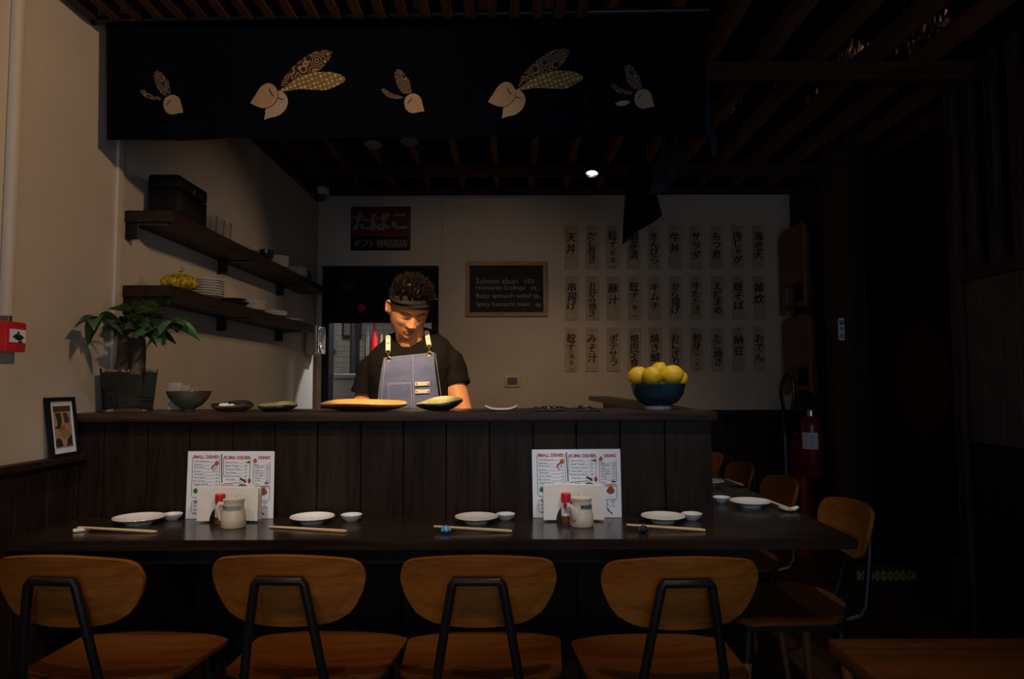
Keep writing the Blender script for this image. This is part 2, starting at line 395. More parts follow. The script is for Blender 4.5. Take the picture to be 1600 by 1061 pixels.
TXT = {}
def glyphs(s, offset=0.0, shear=0.0):
    k = (s, offset, shear)
    if k not in TXT:
        c = bpy.data.curves.new('lettering', 'FONT'); c.body = s; c.offset = offset; c.shear = shear; c.resolution_u = 3
        o = bpy.data.objects.new('lettering', c); COL.objects.link(o); bpy.context.view_layer.update()
        me = bpy.data.meshes.new_from_object(o.evaluated_get(bpy.context.evaluated_depsgraph_get()))
        vs = [v.co.copy() for v in me.vertices]; fs = [tuple(p.vertices) for p in me.polygons]
        bpy.data.objects.remove(o); bpy.data.curves.remove(c); bpy.data.meshes.remove(me)
        TXT[k] = (vs, fs)
    return TXT[k]
def write(mb, s, O, U, V, h, width=None, align='l', offset=0.0, shear=0.0, center_v=False):
    """lay the string s on the plane O + u*U + v*V; h = height of its ink box when width is None it keeps its shape"""
    vs, fs = glyphs(s, offset, shear)
    if not vs: return
    x0 = min(v.x for v in vs); x1 = max(v.x for v in vs); y0 = min(v.y for v in vs); y1 = max(v.y for v in vs)
    k = h / max(1e-6, y1 - y0); kx = k if width is None else width / (x1 - x0)
    W = (x1 - x0) * kx; ox = {'l': 0, 'c': -W / 2, 'r': -W}[align]; oy = -h / 2 if center_v else 0
    O, U, V = Vector(O), Vector(U).normalized(), Vector(V).normalized()
    mb.geo(vs, fs, lambda p: O + U * ((p.x - x0) * kx + ox) + V * ((p.y - y0) * k + oy))
def write_em(mb, s, O, U, V, em, offset=0.0, bold=0.0, layers=1):
    """one character centred on O at its natural em size"""
    vs, fs = glyphs(s, offset)
    if not vs: return
    O, U, V = Vector(O), Vector(U).normalized(), Vector(V).normalized()
    x0 = min(v.x for v in vs); x1 = max(v.x for v in vs); y0 = min(v.y for v in vs); y1 = max(v.y for v in vs); N = U.cross(V)
    for k in range(layers): mb.geo(vs, fs, lambda p: O + N * (0.00015 * k) + U * (bold * (k - (layers - 1) / 2)) + V * (bold * 0.6 * (k % 2)) + U * ((p.x - (x0 + x1) / 2) * em) + V * ((p.y - (y0 + y1) / 2) * em))
# ------------------------------------------------------------------ the room
XL, XR, YB, YC, YT = -1.5, 2.16, 5.4, 2.433, 2.08
TZ, LZ, WZ = 0.75, 1.105, 0.967
struct(MB().box(-3.0, 4.0, -2.6, 7.4, -0.08, 0.0), 'floor', 'floor_wood', 'dark brown wooden floor of the restaurant')
struct(MB().box(-1.7, 3.2, -0.4, 7.4, 2.98, 3.06), 'ceiling', 'ceiling_black', 'black ceiling above the open joists')
struct(MB().box(XL - 0.12, XL, -0.4, 5.52, 0, 2.98), 'wall_left', 'plaster', 'cream plastered side wall behind shelves and picture frame')
m = MB(); dx0, dx1, dz = -1.455, -0.565, 2.095
struct(MB().box(XL - 0.1, 3.2, YB, YB + 0.12, 2.66, 2.98), 'wall_back_top', 'ceiling_black', 'black strip of the back wall above the beam')
m.box(dx1, 3.2, YB, YB + 0.12, 0, 2.66); m.box(XL, dx0, YB, YB + 0.12, 0, 2.66); m.box(dx0, dx1, YB, YB + 0.12, dz, 2.66)
struct(m, 'wall_back', 'plaster_back', 'cream plastered back wall with menu strips and chalkboard')
# right wall: brick stretch, alcove with the door, panelled stretch near the seats
struct(MB().box(XR, XR + 0.12, 4.50, YB, 0, 2.98), 'wall_right', 'dark_brick', 'dark brick wall behind the folding chairs')
m = MB()
m.box(XR + 0.10, 2.70, 5.52, 5.62, 0, 2.98); m.box(2.70, 2.78, 4.0, 4.24, 0, 2.98); m.box(2.70, 2.78, 5.455, 5.52, 0, 2.13); m.box(2.70, 2.78, 5.455, 5.52, 2.30, 2.98); m.box(2.70, 2.78, 4.24, 5.455, 2.36, 2.98)
struct(m, 'wall_alcove', 'dark_wall', 'dark walls of the alcove around the black door')
m = MB(); m.box(XR + 0.05, XR + 0.15, -0.4, 3.42, 0, 2.98); m.box(XR + 0.05, 2.78, 3.42, 3.52, 0, 2.98)
struct(m, 'wall_front_right', 'dark_wall', 'dark wall behind the wooden slat screen')
# door with the red disc
d = MB().box(2.70, 2.745, 4.25, 5.44, 0.10, 2.35, 0.004).build('door_1', 'black_paint'); d['kind'] = 'structure'; d['label'] = 'black door with a large red disc and a brass pull handle'; XF[d.name] = Matrix()
disc = [(2.696, 4.645 + 0.315 * math.cos(a), 1.215 + 0.385 * math.sin(a)) for a in [2 * math.pi * k / 64 for k in range(64)]]
MB().prism(disc, (0.005, 0, 0)).build('red_disc', plain('door_red', (0.22, 0.010, 0.009), 0.9), d)['label'] = 'large red disc on the black door'
hm = MB(); hm.box(2.672, 2.690, 5.285, 5.315, 0.86, 1.25, 0.004); hm.box(2.69, 2.70, 5.29, 5.31, 0.90, 0.92); hm.box(2.69, 2.70, 5.29, 5.31, 1.18, 1.20)
hm.build('door_handle', 'brass', d)['label'] = 'brass pull handle'
hm = MB().tube([(2.69, 5.24, 1.13), (2.66, 5.24, 1.13), (2.66, 5.15, 1.13)], 0.007); hm.build('door_lever', 'steel', d)
# step in front of the door
struct(MB().box(2.06, 2.70, 4.30, 5.45, 0, 0.10), 'floor_step', 'floor_wood', 'raised step in front of the black door')
# kitchen corner trim, pipe, wainscots
m = MB(); a = PX(180.5, 400, XL).y; m.box(XL, XL + 0.012, a - 0.018, a + 0.018, WZ, 2.98, 0.002); struct(m, 'trim_1', 'white_paint', 'pale vertical joint strip on the side wall')
m = MB(); y = -0.4; 
while y < 2.42:
    m.box(XL + 0.002, XL + 0.022, y, min(y + 0.146, 2.432), 0, WZ - 0.02, 0.003); y += 0.148
m.box(XL, XL + 0.045, -0.4, 2.432, WZ - 0.022, WZ, 0.003)
struct(m, 'wainscot_left_wall', 'wainscot_wood', 'dark boarded wainscot with a cap rail below the picture frame')
m = MB(); x = 0.70
while x < XR - 0.01:
    m.box(x, min(x + 0.153, XR - 0.003), YB - 0.022, YB - 0.002, 0, WZ - 0.0, 0.003); x += 0.156
m.box(0.70, XR - 0.003, YB - 0.04, YB, WZ, WZ + 0.025, 0.003)
struct(m, 'wainscot_back_wall', 'wainscot_wood', 'dark boarded wainscot below the menu strips')
m = MB(); m.box(2.035, XR, 4.44, 4.56, 0, 2.72, 0.004)
struct(m, 'pillar', 'beam_wood', 'dark timber post beside the brick wall and folding chairs')
# ceiling: open joists, cross beams, slat grille over the seats
x = -1.42; k = 0
while x < 3.0:
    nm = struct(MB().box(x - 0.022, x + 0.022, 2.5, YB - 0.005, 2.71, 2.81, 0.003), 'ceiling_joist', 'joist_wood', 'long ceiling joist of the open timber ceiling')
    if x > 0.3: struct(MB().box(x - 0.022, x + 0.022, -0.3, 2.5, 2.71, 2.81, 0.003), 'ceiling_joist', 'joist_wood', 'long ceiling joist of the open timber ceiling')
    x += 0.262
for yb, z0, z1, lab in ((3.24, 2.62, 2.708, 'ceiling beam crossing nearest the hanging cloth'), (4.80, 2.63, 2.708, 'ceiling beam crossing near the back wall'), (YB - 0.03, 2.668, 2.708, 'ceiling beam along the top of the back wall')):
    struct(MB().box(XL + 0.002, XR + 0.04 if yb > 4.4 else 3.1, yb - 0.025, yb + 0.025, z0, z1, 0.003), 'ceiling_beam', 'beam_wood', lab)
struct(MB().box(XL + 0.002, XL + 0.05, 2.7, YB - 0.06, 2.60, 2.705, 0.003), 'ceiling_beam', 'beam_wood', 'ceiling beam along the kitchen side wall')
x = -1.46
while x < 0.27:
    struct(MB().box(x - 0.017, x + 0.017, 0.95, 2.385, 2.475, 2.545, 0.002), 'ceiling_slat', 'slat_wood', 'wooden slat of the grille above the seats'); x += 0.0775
struct(MB().box(XL + 0.002, 0.30, 0.9, 2.40, 2.56, 2.60), 'ceiling_panel', 'ceiling_black', 'black panel above the slat grille')
# back room seen below the black curtain
m = MB(); m.box(-2.2, 0.3, 6.6, 6.68, 0, 2.6); struct(m, 'wall_kitchen_room', 'white_tile', 'white tiled wall of the back room')
m = MB(); m.box(0.25, 0.33, 5.53, 6.6, 0, 2.6); m.box(-2.25, -2.2, 5.45, 6.68, 0, 2.6); m.box(-2.2, XL - 0.121, 5.45, 5.52, 0, 2.6); struct(m, 'wall_kitchen_room_side', 'plaster_back')
struct(MB().box(-2.25, 0.33, 5.53, 6.7, 2.56, 2.60), 'ceiling_kitchen_room', 'plaster_back')
m = MB()
m.box(dx0, dx0 + 0.055, YB - 0.03, YB + 0.13, 0, dz, 0.003); m.box(dx1 - 0.05, dx1, YB - 0.03, YB + 0.13, 0, dz, 0.003); m.box(dx0, dx1, YB - 0.03, YB + 0.13, dz - 0.03, dz + 0.01, 0.003)
struct(m, 'trim_2', 'black_paint', 'black frame of the kitchen doorway')

# ------------------------------------------------------------------ bar counter and lower table
t = thing('bar_counter', 'long dark boarded bar counter carrying the lemon bowl and dishes', 'counter', (-0.40, YC, 0))
m = MB(); edges = [-1.498] + [P(px, 760, YC).x for px in (160, 228, 295, 362, 428, 495, 563, 630, 697, 765, 833, 901, 970, 1040)] + [0.686]
for a, b in zip(edges, edges[1:]): m.box(a + 0.0012, b - 0.0012, YC, YC + 0.03, 0.0, 1.075, 0.0022)
m.box(-1.498, 0.684, YC + 0.02, YC + 0.045, 0, 1.07)
m.build('front_panel', 'counter_wood', t)
m = MB(); y = YC + 0.05
while y < 5.1: m.box(0.655, 0.684, y, min(y + 0.145, 5.1), 0, 1.075, 0.0025); y += 0.147
m.build('side_panel', 'counter_wood', t)
m = MB(); m.box(-1.498, 0.697, 2.400, 2.775, 1.075, LZ, 0.004, seg=2)
m.prism([(0.625, 2.775, 1.075), (0.697, 2.775, 1.075), (0.697, 5.12, 1.075), (0.555, 5.12, 1.075)], (0, 0, 0.030))
m.build('countertop', 'ledge_wood', t)
m = MB(); m.box(-1.40, 0.50, 2.50, 2.83, 0.82, 0.86, 0.004); m.build('work_surface', 'steel', t)
m = MB(); m.box(-1.40, 0.50, 2.50, 2.80, 0.02, 0.82, 0.004); m.build('work_cabinet', 'grey_plastic', t)

t = thing('bar_table', 'dark glossy L-shaped bar table set with plates in front of the counter', 'table', (-0.2, 2.25, 0))
m = MB()
m.prism([(-1.477, YT, TZ - 0.032), (1.006, YT, TZ - 0.032), (1.006, 5.1, TZ - 0.032), (0.691, 5.1, TZ - 0.032), (0.691, YC - 0.004, TZ - 0.032), (-1.477, YC - 0.004, TZ - 0.032)], (0, 0, 0.032))
bmesh.ops.bevel(m.bm, geom=[e for e in m.bm.edges if len(e.link_faces) == 2], offset=0.003, segments=2, affect='EDGES')
m.build('tabletop', 'table_wood', t)
m = MB(); m.box(-1.45, 0.70, YT + 0.03, YT + 0.05, TZ - 0.075, TZ - 0.033); m.build('apron_rail', 'wainscot_wood', t)
for x in (-1.1, -0.35, 0.4):
    m = MB(); m.prism([(x, YC - 0.001, TZ - 0.033), (x, YT + 0.06, TZ - 0.033), (x, YC - 0.001, TZ - 0.30)], (0.03, 0, 0)); m.build('bracket', 'black_metal', t)
for y in (2.75, 3.6, 4.5):
    m = MB(); m.prism([(0.689, y, TZ - 0.033), (0.95, y, TZ - 0.033), (0.689, y, TZ - 0.30)], (0, 0.03, 0)); m.build('bracket', 'black_metal', t)

# ------------------------------------------------------------------ chairs (front is +y)
def make_chair():
    t = thing('bar_chair', 'wooden bar chair', 'chair', (0, 0, 0), 0, 'wooden chairs along the bar')
    # seat
    def seat(u, v):
        a = (u - 0.5) * 2; b = v                                   # b 0 rear .. 1 front
        k = abs(2 * b - 1); hw = 0.205 + 0.020 * b
        hw *= (1 - max(0, (k - 0.55) / 0.45) ** 2.6 * (0.34 if b < 0.5 else 0.16))
        y = -0.205 + 0.41 * b - (0.035 * (abs(a) ** 3) if b > 0.5 else -0.04 * abs(a) ** 3) * (abs(2 * b - 1) ** 2)
        z = 0.462 - 0.013 * (1 - a * a) * (1 - (2 * b - 1.05) ** 2) + 0.012 * max(0, 0.25 - b) / 0.25 - 0.008 * max(0, b - 0.8) / 0.2
        return (a * hw, y, z), (0, 0, -1)
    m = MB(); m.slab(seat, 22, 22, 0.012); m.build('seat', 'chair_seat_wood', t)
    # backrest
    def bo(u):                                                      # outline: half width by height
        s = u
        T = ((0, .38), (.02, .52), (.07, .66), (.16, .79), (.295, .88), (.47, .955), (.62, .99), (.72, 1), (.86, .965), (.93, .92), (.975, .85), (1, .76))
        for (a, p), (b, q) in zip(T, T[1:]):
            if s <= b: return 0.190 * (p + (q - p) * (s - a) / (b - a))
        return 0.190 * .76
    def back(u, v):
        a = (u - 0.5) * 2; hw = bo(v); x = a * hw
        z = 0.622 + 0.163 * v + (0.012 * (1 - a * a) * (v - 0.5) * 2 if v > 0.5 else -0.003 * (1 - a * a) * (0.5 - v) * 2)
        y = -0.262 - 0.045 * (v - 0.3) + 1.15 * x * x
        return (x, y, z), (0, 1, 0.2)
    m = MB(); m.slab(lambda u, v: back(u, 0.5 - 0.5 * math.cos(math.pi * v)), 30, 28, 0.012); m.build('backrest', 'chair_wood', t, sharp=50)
    # rear rod: inverted U that flares down behind the backrest
    zt = 0.742
    pts = [(-0.100, -0.185, 0.428), (-0.1035, -0.232, 0.440), (-0.102, -0.252, 0.475), (-0.079, -0.279, 0.62), (-0.059, -0.296, zt - 0.010), (-0.054, -0.297, zt),
           (0.054, -0.297, zt), (0.059, -0.296, zt - 0.010), (0.079, -0.279, 0.62), (0.102, -0.252, 0.475), (0.1035, -0.232, 0.440), (0.100, -0.185, 0.428)]
    m = MB(); m.tube(pts, 0.0112, 12); m.build('back_rod', 'black_metal', t)
    m = MB()
    for s in (-1, 1): m.box(s * 0.150 - 0.0125, s * 0.150 + 0.0125, -0.155, 0.155, 0.412, 0.437, 0.003)
    for s in (-1, 1): m.box(-0.1625, 0.1625, s * 0.145 - 0.0125, s * 0.145 + 0.0125, 0.410, 0.434, 0.003)
    m.build('seat_frame', 'black_metal', t)
    for sx in (-1, 1):
        for sy in (-1, 1):
            a = Vector((sx * 0.150, sy * 0.145, 0.412)); b = Vector((sx * 0.195, sy * 0.19, 0.0))
            c = a.lerp(b, 0.22)
            l = MB().tube([c, b], [0.017, 0.011], 12).build('leg', 'leg_wood', t)
            MB().tube([a, a.lerp(b, 0.23)], [0.0195, 0.0185], 12).build('leg_sleeve', 'black_metal', l)
    return t
CHAIR = make_chair()
def put_chair(x, y, rz, label, first=[True]):
    if first[0]:
        first[0] = False; CHAIR.location = (x, y, 0); CHAIR.rotation_euler = (0, 0, rz); CHAIR['label'] = label; return CHAIR
    return dup(CHAIR, (x, y, 0), rz, label)
put_chair(-1.060, 1.985, R(-5), 'wooden bar chair pushed to the table nearest the picture frame wall')
put_chair(-0.534, 1.985, R(-3), 'wooden bar chair in front of the soy pot and first menu card')
put_chair(-0.083, 1.975, R(0), 'wooden bar chair facing the plate with the light blue rest ball')
put_chair(0.392, 1.955, R(2), 'wooden bar chair at the table corner facing the dark blue rest ball')
put_chair(0.900, 2.45, R(89), 'wooden chair at the side table nearest the overhanging table corner')
put_chair(0.902, 3.05, R(90), 'wooden chair at the side table in front of the fire extinguishers')
put_chair(0.902, 3.58, R(90), 'third wooden chair along the side table, beside the cut-off plate')
put_chair(0.902, 4.08, R(90), 'hindmost wooden chair along the side table, barely showing past the counter')

# table in the corner close to the lens
t = thing('dining_table', 'brown wooden dining table with only its corner in view', 'table', (1.2, 0.85, 0))
m = MB(); m.box(0.560, 1.85, 0.45, 1.285, 0.720, TZ, 0.006, seg=2); m.build('tabletop', 'front_table_wood', t)
for x in (0.64, 1.77):
    for y in (0.53, 1.20): MB().box(x - 0.03, x + 0.03, y - 0.03, y + 0.03, 0, 0.72, 0.004).build('leg', 'leg_wood', t)
# ------------------------------------------------------------------ hanging cloths (noren)
YN = 2.45
t = thing('hanging_cloth', 'long navy noren cloth with rabbit prints hanging across the front of the counter', 'curtain', (-0.37, YN, 2.06))
m = MB(); m.tube([P(141, 31, YN), P(1108, 16, YN)], 0.013, 12); m.tube([P(141, 31, YN) + Vector((-0.012, 0, 0)), P(141, 31, YN) + Vector((0.012, 0, 0))], 0.02, 12)
m.build('curtain_rod', 'black_metal', t)
pe = [165, 354, 541, 728, 915, 1103]
tops = [22, 19, 16, 14, 12, 10]; bots = [219, 217.5, 216.5, 215, 213.5, 212]
def zpx(py): return P(800, py, YN).z
panels = []
for i in range(5):
    def fn(u, v, i=i):
        px = pe[i] + 0.8 + (pe[i + 1] - pe[i] - 1.6) * u; f = (px - 165) / (1103 - 165)
        yt = 22 - 12 * f; yb = 219 - 7 * f + 1.5 * math.sin(px * 0.03)
        p = P(px, yt + (yb - yt) * v, YN); p.y = YN + 0.006 * v * math.sin(px * 0.045 + i); return p, (0, 1, 0)
    m = MB(); m.slab(fn, 14, 10, 0.0015); panels.append(m.build('cloth_panel', 'noren_navy', t))
def applique(poly, off, mat, name, par, dpx=0, dpy=0, sc=1.0, layer=1):
    pts = [P(off[0] + x / sc + dpx, off[1] + y / sc + dpy, YN) for x, y in poly]
    for p in pts: p.y = YN - 0.0075 - 0.0012 * layer
    m = MB(); m.prism(smooth_poly(pts), (0, 0.0008, 0)); return m.build(name, mat, par, smooth=False)
def smooth_poly(p, k=1):
    """round the corners of a closed outline but keep sharp tips marked by position (angle below 100 degrees)"""
    out = []
    n = len(p)
    for i in range(n):
        a, b, c = p[i - 1], p[i], p[(i + 1) % n]
        d1, d2 = (a - b), (c - b)
        if d1.length < 1e-7 or d2.length < 1e-7: continue
        if d1.angle(d2) < R(100): out.append(b)
        else: out += [b.lerp(a, 0.25), b.lerp(c, 0.25)]
    return out
F1 = [(895, 433), (930, 380), (960, 330), (1000, 302), (1040, 306), (1070, 340), (1080, 385), (1060, 430), (1020, 462), (975, 468), (930, 452)]
F2 = [(1076, 350), (1110, 356), (1140, 395), (1142, 440), (1115, 490), (1070, 520), (1020, 528), (985, 543), (993, 500), (992, 470), (1030, 455), (1068, 410)]
E1 = [(1092, 335), (1110, 270), (1160, 210), (1230, 145), (1300, 100), (1380, 78), (1430, 95), (1420, 140), (1370, 200), (1330, 225), (1260, 235), (1200, 265), (1140, 300)]
E2 = [(1085, 352), (1150, 305), (1220, 255), (1300, 232), (1400, 225), (1480, 240), (1522, 270), (1510, 295), (1450, 325), (1400, 350), (1300, 345), (1200, 340), (1130, 358)]
S0 = [(325, 430), (335, 400), (370, 378), (405, 380), (432, 400), (444, 440), (457, 495), (420, 500), (380, 510), (345, 495), (328, 465)]
S1 = [(375, 375), (330, 385), (300, 360), (275, 320), (265, 270), (260, 230), (290, 215), (320, 235), (335, 265), (355, 280), (367, 320)]
S2 = [(320, 408), (280, 415), (225, 405), (185, 375), (170, 350), (195, 340), (215, 360), (250, 380), (310, 395)]
OFF, SCL = (180, 60), 4.21
def stroke(pts, par, dpx, dpy, layer=3, wd=0.0034):
    q = [P(OFF[0] + x / SCL + dpx, OFF[1] + y / SCL + dpy, YN) for x, y in pts]
    for p in q: p.y = YN - 0.0075 - 0.0012 * layer
    m = MB(); m.ribbon(q, wd, (0, -1, 0), 0.0004); return m.build('stitched_eye', 'ink', par, smooth=False)
def big_motif(par, dx, dy):
    applique(E1, OFF, 'print_wheel', 'printed_ear', par, dx, dy, SCL, 1)
    applique(E2, OFF, 'print_olive', 'printed_ear', par, dx, dy, SCL, 2)
    applique(F2, OFF, 'print_cream_light', 'printed_face', par, dx, dy, SCL, 1)
    f = [(x + (x - 990) * 0.04, y + (y - 385) * 0.04) for x, y in F1]; applique(f, OFF, 'ink', 'face_outline', par, dx, dy, SCL, 2)
    applique(F1, OFF, 'print_cream', 'printed_face', par, dx, dy, SCL, 3)
    stroke([(1022, 340), (1030, 365), (1048, 388)], par, dx, dy, 4); stroke([(1078, 398), (1092, 405), (1110, 408)], par, dx, dy, 2)
def small_motif(par, dx, dy):
    applique(S1, OFF, 'print_wheel_small', 'printed_ear', par, dx, dy, SCL, 1)
    applique(S2, OFF, 'print_wheel_small', 'printed_ear', par, dx, dy, SCL, 1)
    applique(S0, OFF, 'print_cream', 'printed_face', par, dx, dy, SCL, 2)
    stroke([(348, 445), (360, 430), (375, 415)], par, dx, dy, 3)
small_motif(panels[0], 0, 0); big_motif(panels[1], 0, 0); small_motif(panels[2], 375, -2); big_motif(panels[3], 370, -2); small_motif(panels[4], 733, -9)

# cloth hanging along the side of the counter
t = thing('hanging_cloth', 'second navy noren cloth with twisted panels hanging along the side of the counter', 'curtain', (0.70, 3.2, 2.0))
MB().tube([(0.71, 2.50, 2.50), (0.71, 4.05, 2.50)], 0.012, 12).build('curtain_rod', 'black_metal', t)
def hang(topA, topB, botA, botB, bulge, mat, nv=14, fold=0.02):
    tA, tB, bA, bB = map(Vector, (topA, topB, botA, botB)); bl = Vector(bulge)
    def fn(u, v):
        s = v * v * (3 - 2 * v)
        q = tA.lerp(tB, u).lerp(bA.lerp(bB, u), v ** 0.6); zq = tA.lerp(tB, u).lerp(bA.lerp(bB, u), v).z; p = Vector((q.x, q.y, zq)); p += bl * math.sin(math.pi * v) * 0.6 + bl * math.sin(math.pi * u) * v
        e = (tB - tA).lerp(bB - bA, s); e.z = 0; nrm = e.cross(Vector((0, 0, 1))).normalized()
        p += nrm * fold * math.sin(u * 9.5 + 1.3 * v) * v
        return p, nrm
    m = MB(); m.slab(fn, 22, nv, 0.0015); return m.build('cloth_panel', mat, t)
hang((0.71, 2.52, 2.50), (0.71, 2.86, 2.50), P(1092, 214, 2.62), P(1114, 246, 2.86), (0.035, 0, 0), 'noren_lit', fold=0.006)
hang((0.71, 2.90, 2.50), (0.71, 3.20, 2.50), P(1046, 281, 3.30), P(1068, 260, 3.02), (0.02, 0, 0), 'noren_lit', fold=0.012)
hang((0.70, 3.22, 2.50), (0.71, 3.52, 2.50), P(1017, 307, 3.50), P(1049, 278, 3.20), (0.05, 0, 0), 'noren_lit', fold=0.020)
hang((0.66, 3.55, 2.50), (0.74, 3.90, 2.50), P(970, 383, 3.56), P(1037, 337, 3.92), (-0.015, 0, 0), 'noren_black', fold=0.010)
hang((0.69, 3.45, 2.50), (0.71, 3.62, 2.50), P(984, 360, 3.50), P(1006, 350, 3.62), (0.0, 0, 0), 'noren_navy', fold=0.010)
# pale printed face near the front corner
q = [P(x, y, 2.72) for x, y in ((1098, 192), (1099, 170), (1101, 150), (1106, 158), (1111, 175), (1109, 190), (1104, 196))]
MB().prism(q, (0, 0.001, 0)).build('printed_face', 'print_cream', t, smooth=False)

# ------------------------------------------------------------------ back wall: sign, chalkboard, menu strips, socket
def wall_rect(x0, x1, y0, y1, th, Y=YB):
    a, b = P(x0, y0, Y - th), P(x1, y1, Y - th); return a.x, b.x, b.z, a.z
def wall_thing(name, label, cat, x0, x1, y0, y1, th, group=None):
    a = wall_rect(x0, x1, y0, y1, th); t = thing(name, label, cat, ((a[0] + a[1]) / 2, YB, a[2]), 0, group); return t, a
UX, UZ = (1, 0, 0), (0, 0, 1)
t, (x0, x1, z0, z1) = wall_thing('wall_sign', 'red and black enamel tobacco sign above the curtained doorway', 'sign', 548, 641, 323, 391, 0.012)
W, Hh = x1 - x0, z1 - z0; zs = z0 + Hh * 0.335
MB().box(x0, x1, YB - 0.012, YB - 0.001, z0, z1, 0.006, seg=2).build('sign_plate', 'black_paint', t)
MB().box(x0 + 0.010, x1 - 0.010, YB - 0.0135, YB - 0.011, zs, z1 - 0.010).build('red_field', 'red_enamel', t)
m = MB(); m.box(x0 + 0.008, x1 - 0.008, YB - 0.0132, YB - 0.0125, zs - 0.003, zs); m.box(x0 + 0.007, x0 + 0.0095, YB - 0.0132, YB - 0.0125, z0 + 0.01, z1 - 0.01); m.box(x1 - 0.0095, x1 - 0.007, YB - 0.0132, YB - 0.0125, z0 + 0.01, z1 - 0.01)
m.build('sign_border', plain('sign_pink', (0.16, 0.09, 0.09), 0.5), t)
m = MB()
for k, c in enumerate('たばこ'): write_em(m, c, (x0 + W * (0.19 + 0.315 * k), YB - 0.0146, zs + (z1 - zs) * 0.48), UX, UZ, 0.155, 0.0, 0.006, 4)
m.build('lettering', plain('sign_white', (0.26, 0.21, 0.19), 0.5), t, smooth=False)
m = MB()
for k, c in enumerate('ギフト券取扱店'): write_em(m, c, (x0 + W * (0.115 + 0.129 * k), YB - 0.0146, z0 + (zs - z0) * 0.47), UX, UZ, 0.068, 0.0, 0.0015, 3)
m.build('lettering', 'sign_white', t, smooth=False)

t, (x0, x1, z0, z1) = wall_thing('chalkboard', 'framed chalkboard with four chalked specials beside the doorway', 'chalkboard', 727.5, 855.5, 408.5, 494, 0.022)
fw = 0.032
m = MB(); m.box(x0, x1, YB - 0.022, YB - 0.001, z1 - fw, z1, 0.002); m.box(x0, x1, YB - 0.022, YB - 0.001, z0, z0 + fw, 0.002); m.box(x0, x0 + fw, YB - 0.022, YB - 0.001, z0 + fw, z1 - fw, 0.002); m.box(x1 - fw, x1, YB - 0.022, YB - 0.001, z0 + fw, z1 - fw, 0.002)
m.build('wooden_frame', 'oak_frame', t)
MB().box(x0 + fw - 0.003, x1 - fw + 0.003, YB - 0.012, YB - 0.002, z0 + fw - 0.003, z1 - fw + 0.003).build('black_panel', 'board_black', t)
for k, (a, b, wa, wb) in enumerate((('Salmon aburi', '15%', 66, 15), ('Hokkaido Scallops', '59,-', 77, 14), ('Baby spinach salad', '38,-', 86, 13), ('Spicy hamachi maki', '46', 84, 9))):
    m = MB(); yy = (443.5, 455, 467.5, 480.5)[k]; px = 743.5
    p = P(px, yy, YB - 0.0125); write(m, a, p, UX, (0.04, 0, 1), 0.044, wa * 0.00491, shear=0.0)
    p = P((820, 829, 833, 836)[k], yy - 0.5, YB - 0.0125); write(m, b, p, UX, UZ, 0.034, wb * 0.00491)
    m.build('chalk_lettering', 'chalk', t, smooth=False)

STRIPS = [[('天丼', 'tendon'), ('だし巻き', 'dashimaki'), ('餃子(野菜)', 'gyoza yasai'), ('鯛茶漬', 'tai chazuke'), ('きんぴら', 'kinpira'), ('牛丼', 'gyudon'), ('サラダ', 'sarada'), ('もつ煮', 'motsuni'), ('肉じゃが', 'nikujaga'), ('海老天', 'ebiten')],
          [('串揚げ', 'kushiage'), ('お好み焼き', 'okonomiyaki'), ('豚汁', 'tonjiru'), ('餃子(魚)', 'gyoza sakana'), ('キムチ', 'kimuchi'), ('から揚げ', 'karaage'), ('牛たたき', 'gyu tataki'), ('えだまめ', 'edamame'), ('焼そば', 'yakisoba'), ('雑炊', 'zosui')],
          [('餃子(海老)', 'gyoza ebi'), ('みそ汁', 'misoshiru'), ('ポテサラ', 'potesara'), ('焼肉定食', 'yakiniku teishoku'), ('焼き鯖', 'yakisaba'), ('おにぎり', 'onigiri'), ('刺身(サーモ)', 'sashimi'), ('たこ焼き', 'takoyaki'), ('納豆', 'natto'), ('おでん', 'oden')]]
rowy = [(353, 421), (432, 500), (512.5, 580.5)]
rn = ('top', 'middle', 'bottom')
